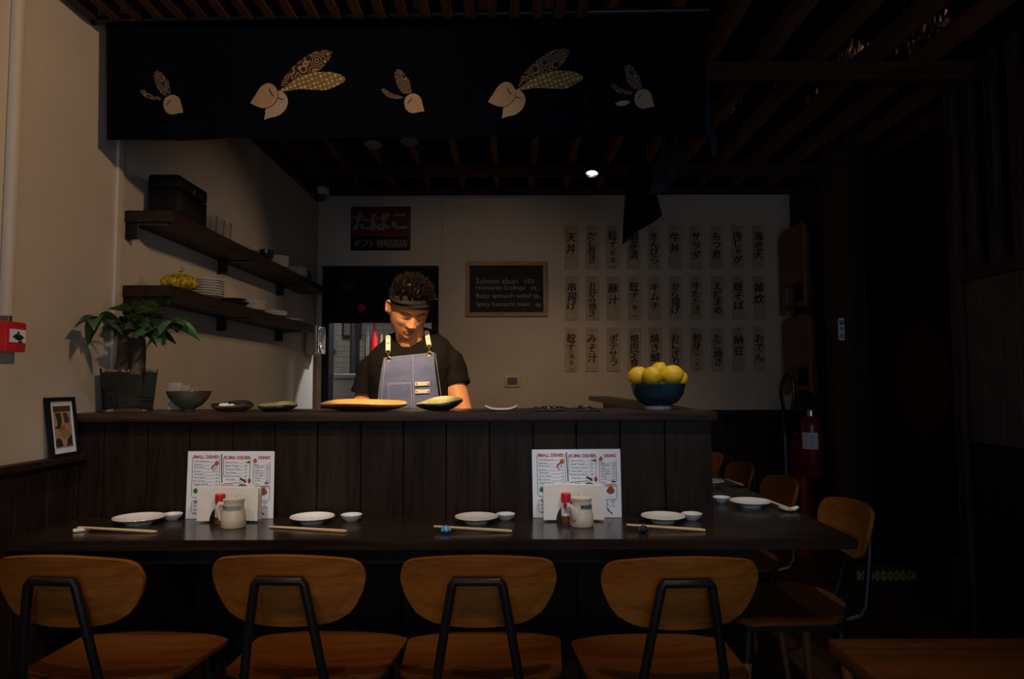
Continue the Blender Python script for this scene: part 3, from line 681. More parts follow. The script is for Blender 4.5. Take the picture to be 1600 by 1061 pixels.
for r in range(3):
    for c in range(10):
        s, nm = STRIPS[r][c]
        xc = 892.5 + 32.45 * c + 1.0 * r * (c / 9 + 0.1) + random.uniform(-0.6, 0.6); y0, y1 = rowy[r][0] - 0.9 * c / 9 + random.uniform(-.6, .6), rowy[r][1] - 1.2 * c / 9
        t, (x0, x1, z0, z1) = wall_thing('menu_strip', 'pale wooden menu strip brushed with the word %s in the %s row' % (nm, rn[r]), 'menu strip', xc - 10.4, xc + 10.4, y0, y1, 0.007, 'wooden menu strips on the back wall')
        MB().box(x0, x1, YB - 0.008, YB - 0.001, z0, z1, 0.0015).build('strip_board', 'strip_wood', t)
        MB().tube([((x0 + x1) / 2, YB - 0.008, z1 - 0.022), ((x0 + x1) / 2, YB - 0.012, z1 - 0.022)], 0.004, 8).build('nail', 'ink', t)
        m = MB(); main = s.split('(')[0]; sub = s[len(main):]
        Hs = z1 - z0; n = len(main); cx = (x0 + x1) / 2 + 0.002
        if sub: top, bot, em = z1 - 0.045, z1 - 0.045 - 0.062 * n, 0.072
        else: em = {2: 0.080, 3: 0.076, 4: 0.070, 5: 0.062}[n]; span = {2: 0.175, 3: 0.215, 4: 0.245, 5: 0.268}[n]; top = z1 - 0.05; bot = top - span
        for k, ch in enumerate(main):
            zc = top - (top - bot) * (k + 0.5) / n
            small = 0.8 if ch in 'ゃ' else 1.0
            write_em(m, ch, (cx + random.uniform(-.003, .003), YB - 0.0088, zc), UX, (0.06, 0, 1), em * small, 0.0, em * 0.026, 3)
        if sub:
            m.build('brush_lettering', 'ink', t, smooth=False); m = MB()
            inner = sub[1:-1]; z = bot - 0.008; step = (z - z0 - 0.008) / (len(inner) + 1)
            write_em(m, '︵', (cx, YB - 0.0088, z - step * 0.2), UX, UZ, 0.05, 0.0, 0.0012, 2); write_em(m, '︶', (cx, YB - 0.0088, z - step * (len(inner) + 0.75)), UX, UZ, 0.05, 0.0, 0.0012, 2)
            for k, ch in enumerate(inner): write_em(m, ch, (cx, YB - 0.0088, z - step * (k + 0.82)), UX, UZ, min(0.042, step * 1.08), 0.0, 0.0012, 2)
        m.build('brush_lettering', 'ink', t, smooth=False)
t, (x0, x1, z0, z1) = wall_thing('wall_switch', 'pale square wall switch with a dark rocker below the chalkboard', 'switch', 788, 813, 586, 605, 0.01)
MB().box(x0, x1, YB - 0.010, YB - 0.001, z0, z1, 0.003, seg=2).build('switch_plate', 'beige_plastic', t)
MB().box(x0 + 0.024, x1 - 0.024, YB - 0.014, YB - 0.009, z0 + 0.02, z1 - 0.02, 0.002).build('switch_rocker', plain('dark_switch', (0.10, 0.08, 0.06), 0.4), t)
m = MB(); m.tube([P(691, 296, YB - .004), P(691, 400, YB - .004), P(690.5, 408, YB - .004), P(687, 414, YB - .004), P(686, 425, YB - .004)], 0.004, 8)
single(m, 'thin_cable', 'beige_plastic', 'thin pale cable running from the ceiling to the doorway frame', 'cable')
# ceiling camera
p = P(501.5, 303, 5.25); t = thing('security_camera', 'white dome security camera under the ceiling corner', 'camera', (p.x, p.y, p.z - 0.03))
m = MB().lathe([(0.0, 0.055), (0.062, 0.055), (0.064, 0.045), (0.064, 0.012), (0.058, 0.002), (0.050, 0.0), (0, 0.0)], (p.x, p.y, p.z - 0.012), 28); m.box(p.x - 0.03, p.x + 0.03, p.y - 0.03, p.y + 0.03, p.z + 0.04, 2.60); m.build('housing', 'white_paint', t)
MB().ball((p.x, p.y, p.z - 0.014), (0.042, 0.042, 0.040)).build('dome', 'black_plastic', t)

# ------------------------------------------------------------------ kitchen doorway curtain and back room
t = thing('door_curtain', 'short black split curtain with a red dot in the kitchen doorway', 'curtain', (-1.0, YB - 0.04, 1.65))
zc0, zc1 = P(590, 505, YB - .04).z, dz - 0.005
MB().tube([(dx0 + 0.002, YB - 0.045, zc1), (dx1 - 0.002, YB - 0.045, zc1)], 0.009, 10).build('curtain_rod', 'black_metal', t)
for a, b in ((505, 590.1), (590.2, 684)):
    xa, xb = P(a, 450, YB - .04).x, P(b, 450, YB - .04).x
    def fn(u, v): return Vector((xa + (xb - xa) * u, YB - 0.045 + 0.012 * v * math.sin(u * 11 + a), zc1 + (zc0 - zc1) * v)), (0, 1, 0)
    m = MB(); m.slab(fn, 26, 8, 0.0015); c = m.build('cloth_panel', 'noren_black', t)
    if a == 505:
        q = P(565, 481, YB - .06); MB().prism([q + Vector((0.030 * math.cos(k * .35) * (1 + .1 * math.sin(k)), 0, 0.028 * math.sin(k * .35))) for k in range(18)], (0, 0.001, 0)).build('red_dot', flat('dot_red', (0.40, 0.015, 0.03), 0.9), c)
        q = P(545, 450, YB - .06); m = MB()
        for ang in (-35, -10, 15, 40):
            d = Vector((math.sin(R(ang)), 0, math.cos(R(ang)))); n2 = Vector((d.z, 0, -d.x)); o = q + Vector((0, 0, -.04))
            m.prism([o, o + d * 0.06 + n2 * 0.014, o + d * 0.13, o + d * 0.06 - n2 * 0.014], (0, 0.001, 0))
        m.build('printed_leaf', flat('leaf_print', (0.045, 0.032, 0.018), 0.9), c)
# things in the back room
q0, q1 = P(531, 505, 6.5), P(561, 526, 6.5)
t = thing('notice_board', 'dark framed board on the tiled wall of the back room', 'notice board', ((q0.x + q1.x) / 2, 6.6, q1.z - 0.05))
MB().box(q0.x, q1.x, 6.57, 6.599, q1.z - 0.02, q0.z + 0.25, 0.004).build('frame', plain('maroon_wood', (0.07, 0.02, 0.016), 0.5), t)
MB().box(q0.x + 0.025, q1.x - 0.03, 6.562, 6.572, q1.z + 0.02, q0.z + 0.22).build('board_face', 'appliance_grey', t)
q0, q1 = P(522, 586, 5.8), P(560, 640, 5.8)
t = thing('storage_bin', 'grey blue storage bin standing in the back room', 'bin', ((q0.x + q1.x) / 2, 5.97, 0))
MB().box(q0.x - .01, q1.x + .04, 5.80, 6.15, 0, q0.z - 0.03, 0.02, seg=3).build('body', 'appliance_grey', t); MB().box(q0.x - .03, q1.x + .06, 5.78, 6.17, q0.z - 0.03, q0.z + 0.01, 0.01, seg=2).build('lid', 'appliance_grey', t)
t = thing('bottle_shelf', 'dark shelf rack with bottles in the back room behind the cook', 'shelf', (-0.85, 6.35, 0))
for x in (-1.42, -0.35): MB().box(x - 0.012, x + 0.012, 6.2, 6.5, 0, 2.1, 0.002).build('upright', 'black_metal', t)
for z in (0.3, 0.9, 1.30, 1.95): MB().box(-1.42, -0.35, 6.19, 6.51, z - 0.02, z, 0.002).build('shelf_board', 'black_metal', t)
for k, (px, r, h, mt, lab) in enumerate(((575, 0.024, 0.42, 'steel', 'tall silver bottle on the rack of the back room'), (585, 0.03, 0.45, 'red_plastic', 'red bottle on the rack of the back room'), (596, 0.03, 0.34, 'oribe_glaze', 'olive bottle on the rack behind the cook'), (680, 0.04, 0.36, 'blue_ink', 'blue bottle beside the cook in the doorway'))):
    x = P(px, 510, 6.3).x
    m = MB(); m.lathe([(0, 0), (r, 0.0), (r, h * 0.68), (r * 0.4, h * 0.82), (r * 0.4, h), (0, h)], (x, 6.3, 1.301), 18); single(m, 'bottle', mt, lab, 'bottle')
q = P(517, 549, 6.55); t = thing('wall_hook', 'small black hook on the white tiles of the back room', 'hook', (q.x, 6.6, q.z))
m = MB(); m.box(q.x - 0.025, q.x + 0.025, 6.575, 6.6, q.z - 0.03, q.z + 0.02, 0.004); m.tube([(q.x, 6.58, q.z), (q.x, 6.56, q.z + 0.07)], 0.008); m.build('hook_body', 'black_plastic', t)
MB().box(P(504, 510, 6.0).x, P(519, 510, 6.0).x, 5.9, 6.05, P(510, 552, 6.0).z, P(510, 510, 6.0).z, 0.01).build('wall_dispenser', 'beige_plastic').update_tag()
o = bpy.data.objects['wall_dispenser']; o['label'] = 'beige dispenser box inside the kitchen doorway'; o['category'] = 'dispenser'
# ------------------------------------------------------------------ left wall: pipe, call point, picture frame, shelves
a = PX(17, 250, XL + 0.02); b = PX(12, 495, XL + 0.02)
m = MB(); m.box(XL + 0.001, XL + 0.030, b.y - 0.016, b.y + 0.016, b.z, 2.98, 0.008, seg=2); m.box(XL + 0.001, XL + 0.034, b.y - 0.02, b.y + 0.02, 2.40, 2.50, 0.004)
single(m, 'cable_duct', 'white_paint', 'white vertical cable duct running down to the red alarm box', 'cable duct')
t = thing('fire_alarm_box', 'red fire alarm call point on the plaster wall below the cable duct', 'alarm', (XL, b.y, PX(20, 550, XL + .02).z))
za, zb = PX(20, 503, XL + 0.04).z, PX(20, 550, XL + 0.04).z; y0, y1 = 2.008, 2.092
MB().box(XL + 0.001, XL + 0.055, y0, y1, zb, za, 0.006, seg=2).build('housing', 'red_plastic', t)
MB().box(XL + 0.054, XL + 0.0575, y0 + 0.012, y1 - 0.008, zb + 0.027, za - 0.022).build('label_plate', 'paper', t)
m = MB(); yc, zc = (y0 + y1) / 2 + 0.002, (za + zb) / 2; X1 = XL + 0.058
m.prism([(X1, yc - 0.024, zc), (X1, yc - 0.010, zc + 0.008), (X1, yc + 0.010, zc + 0.006), (X1, yc + 0.024, zc - 0.001), (X1, yc + 0.008, zc - 0.012), (X1, yc - 0.008, zc - 0.008)], (0.001, 0, 0)); m.box(X1, X1 + 0.001, yc - 0.004, yc + 0.004, zc + 0.008, zc + 0.015); m.box(X1, X1 + 0.001, yc + 0.0, yc + 0.018, zc - 0.017, zc - 0.013)
m.build('pictogram', 'ink', t, smooth=False)
MB().tube([(XL + 0.02, b.y + .012, za - 0.004), (XL + 0.02, b.y + .012, b.z + 0.004)], 0.004, 8).build('cable', 'black_plastic', t)
# picture frame leaning on the cap rail
fy0, fy1 = PX(82, 660, XL + 0.035).y, 2.397; fz0, fz1 = WZ + 0.001, PX(96, 621, XL + 0.025).z
t = thing('picture_frame', 'small black picture frame with an orange print leaning on the wainscot cap', 'picture', (XL + 0.02, (fy0 + fy1) / 2, fz0))
def fr(y, z, d): return Vector((XL + 0.036 - 0.026 * (z - fz0) / (fz1 - fz0) + d, y, z))
def frbox(m, ya, yb, za, zb, d0, d1):
    m.prism([fr(ya, za, d0), fr(yb, za, d0), fr(yb, zb, d0), fr(ya, zb, d0)], (d1 - d0, 0, 0))
m = MB(); e = 0.012
for q in ((fy0, fy1, fz0, fz0 + e), (fy0, fy1, fz1 - e, fz1), (fy0, fy0 + e, fz0 + e, fz1 - e), (fy1 - e, fy1, fz0 + e, fz1 - e)): frbox(m, *q, -0.008, 0.006)
m.build('frame', 'black_paint', t, smooth=False)
m = MB(); frbox(m, fy0 + e, fy1 - e, fz0 + e, fz1 - e, -0.008, 0.0); m.build('mount', 'paper', t, smooth=False)
ay0, ay1, az0, az1 = fy0 + 0.028, fy1 - 0.026, fz0 + 0.030, fz1 - 0.028
m = MB(); frbox(m, ay0, ay1, az0, az1, 0.0, 0.001); pr = m.build('print', plain('print_sand', (0.42, 0.26, 0.15), 0.8), t, smooth=False)
def patch(pts, mat, d=0.0012):
    m = MB(); q = [fr(ay0 + (ay1 - ay0) * u, az0 + (az1 - az0) * v, d) for u, v in pts]; m.prism(q, (0.0006, 0, 0)); m.build('colour_patch', mat, pr, smooth=False)
plain('print_brown', (0.075, 0.03, 0.02), 0.8); plain('print_rust', (0.36, 0.09, 0.03), 0.8); plain('print_dark', (0.02, 0.022, 0.025), 0.8); plain('print_ochre', (0.34, 0.19, 0.06), 0.8)
patch([(0, 0.86), (1, 0.87), (1, 1), (0, 1)], 'print_brown'); patch([(0.1, 0.84), (0.2, 0.55), (0.0, 0.47), (0.3, 0.45), (0.45, 0.62), (0.4, 0.83)], 'print_dark')
patch([(0.55, 0.83), (0.6, 0.6), (0.8, 0.57), (0.9, 0.66), (0.75, 0.83)], 'print_brown'); patch([(0.3, 0.5), (0.6, 0.55), (0.62, 0.4), (0.4, 0.36), (0.25, 0.42)], 'print_rust')
patch([(0.35, 0.4), (0.75, 0.44), (0.8, 0.3), (0.55, 0.22), (0.35, 0.28)], 'print_ochre', 0.0014); patch([(0, 0.02), (0.4, 0.04), (0.32, 0.2), (0.1, 0.24), (0, 0.18)], 'print_dark'); patch([(0.6, 0.03), (0.95, 0.04), (0.95, 0.3), (0.7, 0.2)], 'print_dark')

def shelf(label, zt, y1, group):
    t = thing('wall_shelf', label, 'shelf', (XL, 2.69, zt - 0.045), 0, group)
    MB().box(XL + 0.001, XL + 0.190, 2.69, y1, zt - 0.045, zt, 0.003).build('shelf_board', 'shelf_wood', t)
    for y in (2.70, 3.56, 4.45, 5.0 if y1 > 4.9 else 4.9):
        if y > y1 - 0.02: continue
        m = MB(); m.box(XL + 0.001, XL + 0.050, y, y + 0.006, zt - 0.112, zt - 0.046, 0.002); m.box(XL + 0.001, XL + 0.006, y - 0.0, y + 0.03, zt - 0.112, zt - 0.046); m.box(XL + 0.001, XL + 0.165, y, y + 0.028, zt - 0.0515, zt - 0.0455, 0.001)
        m.build('bracket', 'black_metal', t)
    return t
ZU, ZD = P(225, 328.5, 2.69).z, P(225, 445.5, 2.69).z
shelf('upper dark wall shelf carrying the black box and glasses', ZU, 4.92, 'dark wall shelves in the kitchen')
shelf('lower dark wall shelf carrying the yellow pumpkin', ZD, 4.64, 'dark wall shelves in the kitchen')
# black lacquer box
t = thing('lacquer_box', 'black hinged box with a small gold mark on the upper shelf', 'box', (-1.40, 2.87, ZU))
hb = 0.168
MB().box(-1.463, -1.341, 2.79, 3.06, ZU + 0.001, ZU + hb * 0.70, 0.006, seg=2).build('box_body', 'lacquer_black', t)
m = MB(); m.box(-1.464, -1.340, 2.789, 3.061, ZU + hb * 0.705, ZU + hb + 0.004, 0.008, seg=2); m.build('lid', 'lacquer_black', t)
m = MB()
for dy, dzz in ((0.008, 0), (-0.008, 0), (0, 0.008), (0, -0.008)): m.ball((-1.3398, 2.93 + dy, ZU + hb * 0.80 + dzz), (0.001, 0.0045, 0.0045), 10, 6)
m.build('gold_mark', 'brass', t)
# glasses and crockery on the shelves
def shelf_pt(px, z): return PZ(px, 0, z)
def ydepth(px, X): return X * FPX / (px - 800)
def tumbler(x, y, z, label):
    m = MB(); m.lathe([(0, 0), (0.030, 0), (0.034, 0.085), (0.0315, 0.085), (0.028, 0.006), (0, 0.006)], (x, y, z + 0.0005), 20); return single(m, 'glass_tumbler', 'tumbler_glass', label, 'glass', 'glass tumblers beside the black box')
for k, y in enumerate((3.13, 3.21, 3.29)): tumbler(-1.36, y, ZU, 'clear glass tumbler on the upper shelf, %s from the black box' % ('first', 'second', 'third')[k])
for k, y in enumerate((3.15, 3.24)): tumbler(-1.44, y, ZU, 'clear glass tumbler by the wall on the upper shelf, %s from the black box' % ('first', 'second')[k])
def plate_mesh(r, h, wob=None):
    m = MB(); m.lathe([(0, 0.0), (r * 0.55, 0.0), (r * 0.6, 0.002), (r, h), (r * 0.985, h + 0.0025), (r * 0.58, 0.0055), (0, 0.0045)], (0, 0, 0), 36, wob=wob); return m
def stack(name, x, y, z, r, h, n, step, mat, label, group, wob=None):
    o = None
    for k in range(n):
        lab = label % ('bottom' if k == 0 else 'topmost' if k == n - 1 else ('second', 'third', 'fourth', 'fifth', 'sixth', 'seventh', 'eighth')[k - 1])
        if o is None:
            o = single(plate_mesh(r, h, wob), name, mat, lab, 'plate', group); o.location = (x, y, z + 0.0005)
        else:
            c = o.copy(); COL.objects.link(c); c.location = (x + random.uniform(-.001, .001), y + random.uniform(-.001, .001), z + 0.0005 + step * k); c.rotation_euler = (0, 0, random.uniform(0, 6)); c['label'] = lab
stack('dinner_plate', -1.40, 3.62, ZU, 0.085, 0.014, 3, 0.006, 'ceramic', 'white plate %s in the flat stack on the upper shelf', 'flat stack on the upper shelf')
stack('dinner_plate', -1.39, 4.11, ZU, 0.075, 0.012, 8, 0.0082, 'ceramic', 'small white plate %s in the tall stack on the upper shelf', 'tall stack on the upper shelf')
stack('dinner_plate', -1.395, 4.48, ZU, 0.085, 0.014, 6, 0.0095, 'ceramic', 'white plate %s in the far stack on the upper shelf', 'far stack on the upper shelf')
scal = lambda a, z: 1 + (0.035 * math.sin(8 * a) if z > 0.008 else 0)
stack('scalloped_plate', -1.395, 3.17, ZD, 0.086, 0.016, 7, 0.0115, 'ceramic', 'scalloped white plate %s in the stack beside the yellow pumpkin', 'scalloped plates beside the pumpkin', scal)
stack('dinner_plate', -1.395, 3.74, ZD, 0.080, 0.012, 6, 0.0082, 'ceramic', 'white plate %s in the stack behind the dark dishes', 'stack behind the dark dishes')
stack('dinner_plate', -1.395, 4.06, ZD, 0.090, 0.012, 4, 0.0075, 'ceramic', 'white plate %s in the low stack on the lower shelf', 'low stack on the lower shelf')
stack('dinner_plate', -1.395, 4.38, ZD, 0.090, 0.010, 2, 0.0075, 'ceramic', 'white plate %s of the far pair on the lower shelf', 'far pair on the lower shelf')
for k, (x, y) in enumerate(((-1.36, 3.42), (-1.40, 3.56))):
    m = MB(); m.lathe([(0, 0), (0.03, 0), (0.032, 0.006), (0.062, 0.030), (0.060, 0.032), (0.03, 0.010), (0, 0.009)], (x, y, ZD + 0.0005), 28); single(m, 'dark_dish', 'dark_glaze', 'dark glazed dish on the lower shelf, %s the scalloped plates' % ('closest to', 'second from')[k], 'dish', 'dark dishes on the lower shelf')
m = MB(); m.lathe([(0, 0), (0.025, 0), (0.040, 0.02), (0.042, 0.055), (0.039, 0.056), (0.036, 0.02), (0, 0.010)], (-1.345, 3.82, ZU + 0.0005), 28); single(m, 'sauce_cup', 'dark_glaze', 'dark glazed cup between plate stacks on the upper shelf', 'cup')
m = MB(); m.lathe([(0, 0), (0.022, 0), (0.024, 0.05), (0.010, 0.07), (0.010, 0.085), (0, 0.085)], (-1.37, 4.70, ZU + 0.0005), 20); single(m, 'sauce_bottle', 'dark_glaze', 'small dark bottle at the far end of the upper shelf', 'bottle')
# pumpkin
t = thing('pumpkin_ornament', 'small yellow speckled pumpkin ornament on the lower shelf', 'ornament', (-1.378, 2.90, ZD))
m = MB()
def pump(u, v):
    a = 2 * math.pi * u; ph = math.pi * (v - 0.5); rr = 0.071 * (1 + 0.16 * abs(math.cos(4 * a)) - 0.10); hz = 0.036
    r = rr * math.cos(ph) ** 0.8 * (1 - 0.0 * v) if abs(v - .5) < .499 else 0.001
    return (-1.378 + r * math.cos(a), 2.90 + r * math.sin(a), ZD + 0.037 + hz * math.sin(ph) - (0.008 if v > 0.95 else 0))
m.grid(pump, 64, 24, closed_u=True, cap=True); m.build('pumpkin_body', 'pumpkin_yellow', t)
MB().tube([(-1.378, 2.90, ZD + 0.068), (-1.376, 2.902, ZD + 0.085), (-1.366, 2.902, ZD + 0.102)], [0.011, 0.007, 0.008], 10).build('stem', 'pumpkin_yellow', t)
# wall dispenser by the doorway
q = PX(497, 530, XL + 0.06); t = thing('wall_dispenser', 'beige rounded dispenser with a clear front on the side wall by the doorway', 'dispenser', (XL, 5.26, 1.42))
zt, zb = P(497, 506, 5.1).z, P(497, 555, 5.1).z
MB().box(XL + 0.001, XL + 0.075, 5.06, 5.30, zb, zt, 0.03, seg=4).build('housing', 'beige_plastic', t)
MB().box(XL + 0.076, XL + 0.100, 5.08, 5.28, zb + 0.01, zt - 0.01, 0.010, seg=3).build('clear_cover', 'clear_glass', t)

# ------------------------------------------------------------------ plant in a glass vase
vc = P(201, 638, 2.58); VX, VY = vc.x, vc.y
t = thing('potted_money_tree', 'money tree with braided trunks in a square glass vase on the counter', 'plant', (VX, VY, LZ), R(7))
def sq(h0, h1, z0, z1, th=None):
    return [(-h0, -h0, z0), (h0, -h0, z0), (h0, h0, z0), (-h0, h0, z0)], [(-h1, -h1, z1), (h1, -h1, z1), (h1, h1, z1), (-h1, h1, z1)]
def frust(m, h0, h1, z0, z1):
    A, B = sq(h0, h1, z0, z1); a = [m.v(p) for p in A]; b = [m.v(p) for p in B]
    m.bm.faces.new(a[::-1]); m.bm.faces.new(b)
    for i in range(4): k = (i + 1) % 4; m.bm.faces.new((a[i], a[k], b[k], b[i]))
def frust_shell(m, h0, h1, z0, z1, zi, th):
    o = [m.v(p) for p in sq(h0, h1, z0, z1)[0]]; ot = [m.v(p) for p in sq(h0, h1, z0, z1)[1]]
    k0 = h0 + (h1 - h0) * (zi - z0) / (z1 - z0)
    i0 = [m.v(p) for p in sq(k0 - th, h1 - th, zi, z1)[0]]; it = [m.v(p) for p in sq(k0 - th, h1 - th, zi, z1)[1]]
    F = m.bm.faces.new; F(o[::-1]); F(i0)
    for i in range(4):
        k = (i + 1) % 4; F((o[i], o[k], ot[k], ot[i])); F((i0[k], i0[i], it[i], it[k])); F((ot[i], ot[k], it[k], it[i]))
m = MB(); frust_shell(m, 0.062, 0.0725, 0.001, 0.155, 0.012, 0.005); m.build('glass_vase', 'clear_glass', t, smooth=False, world=False)
m = MB(); frust(m, 0.0592, 0.0693, 0.0115, 0.142); m.build('soil', 'soil', t, smooth=False, world=False)
m = MB()
for k in range(90):
    x, y = random.uniform(-.062, .062), random.uniform(-.062, .062); m.ball((x, y, 0.142 + random.uniform(0, .006)), random.uniform(.004, .008), 6, 4)
m.build('pumice_topping', 'pumice', t, world=False)
Minv = XF[t.name].inverted()
def loc(px, py, Y): return Minv @ P(px, py, Y)
tops = []
for a, b, r0, r1 in (((190, 574, 2.56), (193, 528, 2.57), 0.026, 0.019), ((207, 574, 2.58), (205, 530, 2.60), 0.022, 0.017), ((214, 574, 2.53), (219, 530, 2.55), 0.025, 0.018)):
    A, B = loc(*a), loc(*b); A.z = 0.13; mid = A.lerp(B, 0.5) + Vector((0.004, 0, 0))
    MB().tube([A, A.lerp(mid, .5), mid, B], [r0, r0 * .95, (r0 + r1) / 2, r1], 14).build('trunk', 'bark', t, world=False); tops.append(B)
def leaf(m, base, d, up, L, Wd, droop):
    d = d.normalized(); s = d.cross(up).normalized(); n = s.cross(d).normalized()
    def fn(u, v):
        a = (u - .5) * 2; wv = Wd * (math.sin(math.pi * min(1, v ** 0.75 * 1.0)) ** 0.9) * (1 if v < 1 else 0) + 0.0008
        p = base + d * (L * v) + Vector((0, 0, -droop * L * v * v)) + s * a * wv / 2 + n * (abs(a) * wv * 0.16)
        q = XF[t.name] @ p
        if q.x < XL + 0.03: q.x = XL + 0.03; p = Minv @ q
        return p, n
    m.slab(fn, 5, 9, 0.0009)
clusters = [((209, 487, 2.55), 0, 6, 0.100, 0.15), ((224, 480, 2.62), 0, 5, 0.08, 0.0), ((152, 498, 2.36), 1, 6, 0.095, 0.85), ((274, 506, 2.48), 2, 6, 0.105, 0.6), ((254, 512, 2.54), 2, 6, 0.095, 0.45), ((238, 497, 2.66), 1, 6, 0.085, 0.2), ((193, 500, 2.66), 0, 6, 0.095, 0.3), ((212, 515, 2.47), 2, 6, 0.085, 0.5), ((186, 512, 2.58), 0, 5, 0.09, 0.45), ((242, 518, 2.48), 2, 5, 0.085, 0.7), ((246, 478, 2.70), 1, 3, 0.085, -0.1), ((220, 505, 2.50), 2, 6, 0.08, 0.35)]
rng = random.Random(11)
lf = 0
for (px, py, Y), ti, n, L, dr in clusters:
    c = loc(px, py, Y); b = tops[ti]; mid = b.lerp(c, .5) + Vector((0, 0, 0.02))
    MB().tube([b + Vector((0, 0, -.005)), mid, c], [0.0035, 0.0028, 0.002], 6).build('petiole', 'plant_stem', t, world=False)
    out = (c - b); out.z *= 0.2; a0 = math.atan2(out.y, out.x)
    for k in range(n):
        an = a0 + (k - (n - 1) / 2) * (2 * math.pi / (n + 0.7)) + rng.uniform(-.15, .15)
        d = Vector((math.cos(an), math.sin(an), rng.uniform(-.35, .55))); m = MB(); leaf(m, c, d, Vector((rng.uniform(-.7, .7), rng.uniform(-.9, .3), 0.8)), L * rng.uniform(.72, 1.0), L * rng.uniform(.46, .58), dr * rng.uniform(.4, 1.1)); m.build('leaf', 'leaf_green', t, world=False)

# ------------------------------------------------------------------ dishes on the counter
q = P(274, 638, 2.66); t = thing('router_box', 'white upright adapter box with a thin cable behind the celadon bowl', 'router', (q.x, q.y, LZ))
MB().box(q.x - 0.024, q.x + 0.024, q.y - 0.015, q.y + 0.015, LZ + 0.001, LZ + 0.105, 0.004, seg=2).build('box_body', 'white_paint', t)
MB().box(q.x + 0.025, q.x + 0.052, q.y - 0.012, q.y + 0.012, LZ + 0.068, LZ + 0.094, 0.003).build('plug', 'white_paint', t)
MB().tube([(q.x + 0.05, q.y, LZ + 0.082), (q.x + 0.08, q.y, LZ + 0.078), (q.x + 0.105, q.y, LZ + 0.055), (q.x + 0.115, q.y + 0.02, LZ + 0.003)], 0.0022, 8).build('cable', 'white_paint', t)
q = P(295, 640, 2.56); t = thing('ceramic_bowl', 'grey green footed bowl with brown glaze rim on the counter', 'bowl', (q.x, q.y, LZ))
BR = 0.078
prof = [(0, 0.002), (0.018, 0.0), (0.021, 0.008), (0.045, 0.022), (0.066, 0.045), (BR, 0.072), (BR - 0.003, 0.0725), (0.062, 0.047), (0.040, 0.026), (0, 0.018)]
MB().lathe(prof, (q.x, q.y, LZ + 0.001), 40).build('bowl_body', 'celadon', t)
for a0, a1 in ((-25, 8), (185, 200)):                                     # brown glaze runs
    m = MB()
    def fn(u, v, a0=a0, a1=a1):
        a = R(a0 + (a1 - a0) * u); zz = 0.071 - (0.034 * (0.55 + 0.45 * math.sin(u * 3.1))) * v
        r = 0.066 + (BR - 0.066) * (zz - 0.045) / 0.027 if zz > 0.045 else 0.045 + 0.021 * (zz - 0.022) / 0.023
        return Vector((q.x + (r + .0006) * math.cos(a), q.y + (r + .0006) * math.sin(a), LZ + 0.001 + zz)), (math.cos(a), math.sin(a), 0)
    m.slab(fn, 10, 8, 0.0004); m.build('glaze_run', 'rust_glaze', t)
def free_dish(name, label, cx, cy, L, Wd, h, mat, under, wobble=0.1, seed=1, tip=0.0, flatc=0.55, rot=0.0, back=0.7):
    """a hand shaped shallow dish; the inside and the underside are two parts"""
    t = thing(name, label, 'dish', (cx, cy, LZ), rot); rg = random.Random(seed); ph = [rg.uniform(0, 6.28) for _ in range(5)]
    def outline(a): return 1 + wobble * (math.sin(2 * a + ph[0]) * .4 + math.sin(3 * a + ph[1]) * .5 + math.sin(5 * a + ph[2]) * .3)
    def surf(u, v, dz):
        a = 2 * math.pi * u; k = v * outline(a); x, y = L / 2 * k * math.cos(a), Wd / 2 * k * math.sin(a)
        z = 0.002 + h * max(0, (v - flatc) / (1 - flatc)) ** 1.6 * (1 + wobble * 2.5 * math.sin(3 * a + ph[3])) + tip * (x / (L / 2)) * h * v + back * h * max(0, y / (Wd / 2) + 0.25)
        return (x, y, max(z, 0.0015) + dz)
    m = MB(); m.grid(lambda u, v: surf(u, 0.02 + v * 0.98, 0.006), 56, 14, closed_u=True, cap=False); m.bm.faces.new([v for v in m.bm.verts][:56]); m.build('dish_inside', mat, t, world=False)
    m = MB()
    r0 = m.grid(lambda u, v: surf(u, 0.02 + v * 0.98, -0.001), 56, 14, closed_u=True); m.bm.faces.new(r0[0][::-1])
    rim = [m.v(surf(i / 56, 1.0, 0.0055)) for i in range(56)]
    for i in range(56): k = (i + 1) % 56; m.bm.faces.new((r0[-1][i], r0[-1][k], rim[k], rim[i]))
    m.build('dish_underside', under, t, world=False); return t
q = P(364, 640, 2.52); free_dish('leaf_dish', 'dark wavy dish holding crumpled white paper on the counter', q.x, q.y, 0.143, 0.10, 0.016, 'dark_glaze', 'bark_edge', 0.06, 3)
for k, (px, s) in enumerate(((352, 0.020), (362, 0.016), (380, 0.015))):
    qq = P(px, 634, 2.52); m = MB(); rg = random.Random(k + 5)
    bmesh.ops.create_icosphere(m.bm, subdivisions=3, radius=1.0)
    for v in m.bm.verts:
        n = v.co.copy(); f = 1 + 0.25 * math.sin(n.x * 5 + k) * math.sin(n.y * 6 + 1) + rg.uniform(-.12, .12); v.co = Vector((qq.x + n.x * s * f, qq.y + n.y * s * f, LZ + 0.008 + max(0.001, (n.z + 1) * s * 0.52 * f)))
    single(m, 'crumpled_napkin', 'napkin_paper', 'crumpled white paper in the dark wavy dish, %s piece' % ('largest', 'middle', 'smallest')[k], 'napkin', smooth=False)
q = P(433, 640, 2.52); free_dish('leaf_dish', 'yellow green dish with dark underside beside the crumpled paper dish', q.x, q.y, 0.136, 0.10, 0.014, 'oribe_glaze', 'dark_glaze', 0.05, 8, 0.12)
q = P(570, 640, 2.54); free_dish('wooden_tray', 'long warm wooden tray with bark edges in front of the cook', q.x, q.y, 0.31, 0.155, 0.018, 'tray_wood', 'bark_edge', 0.04, 12, -0.05, 0.5)
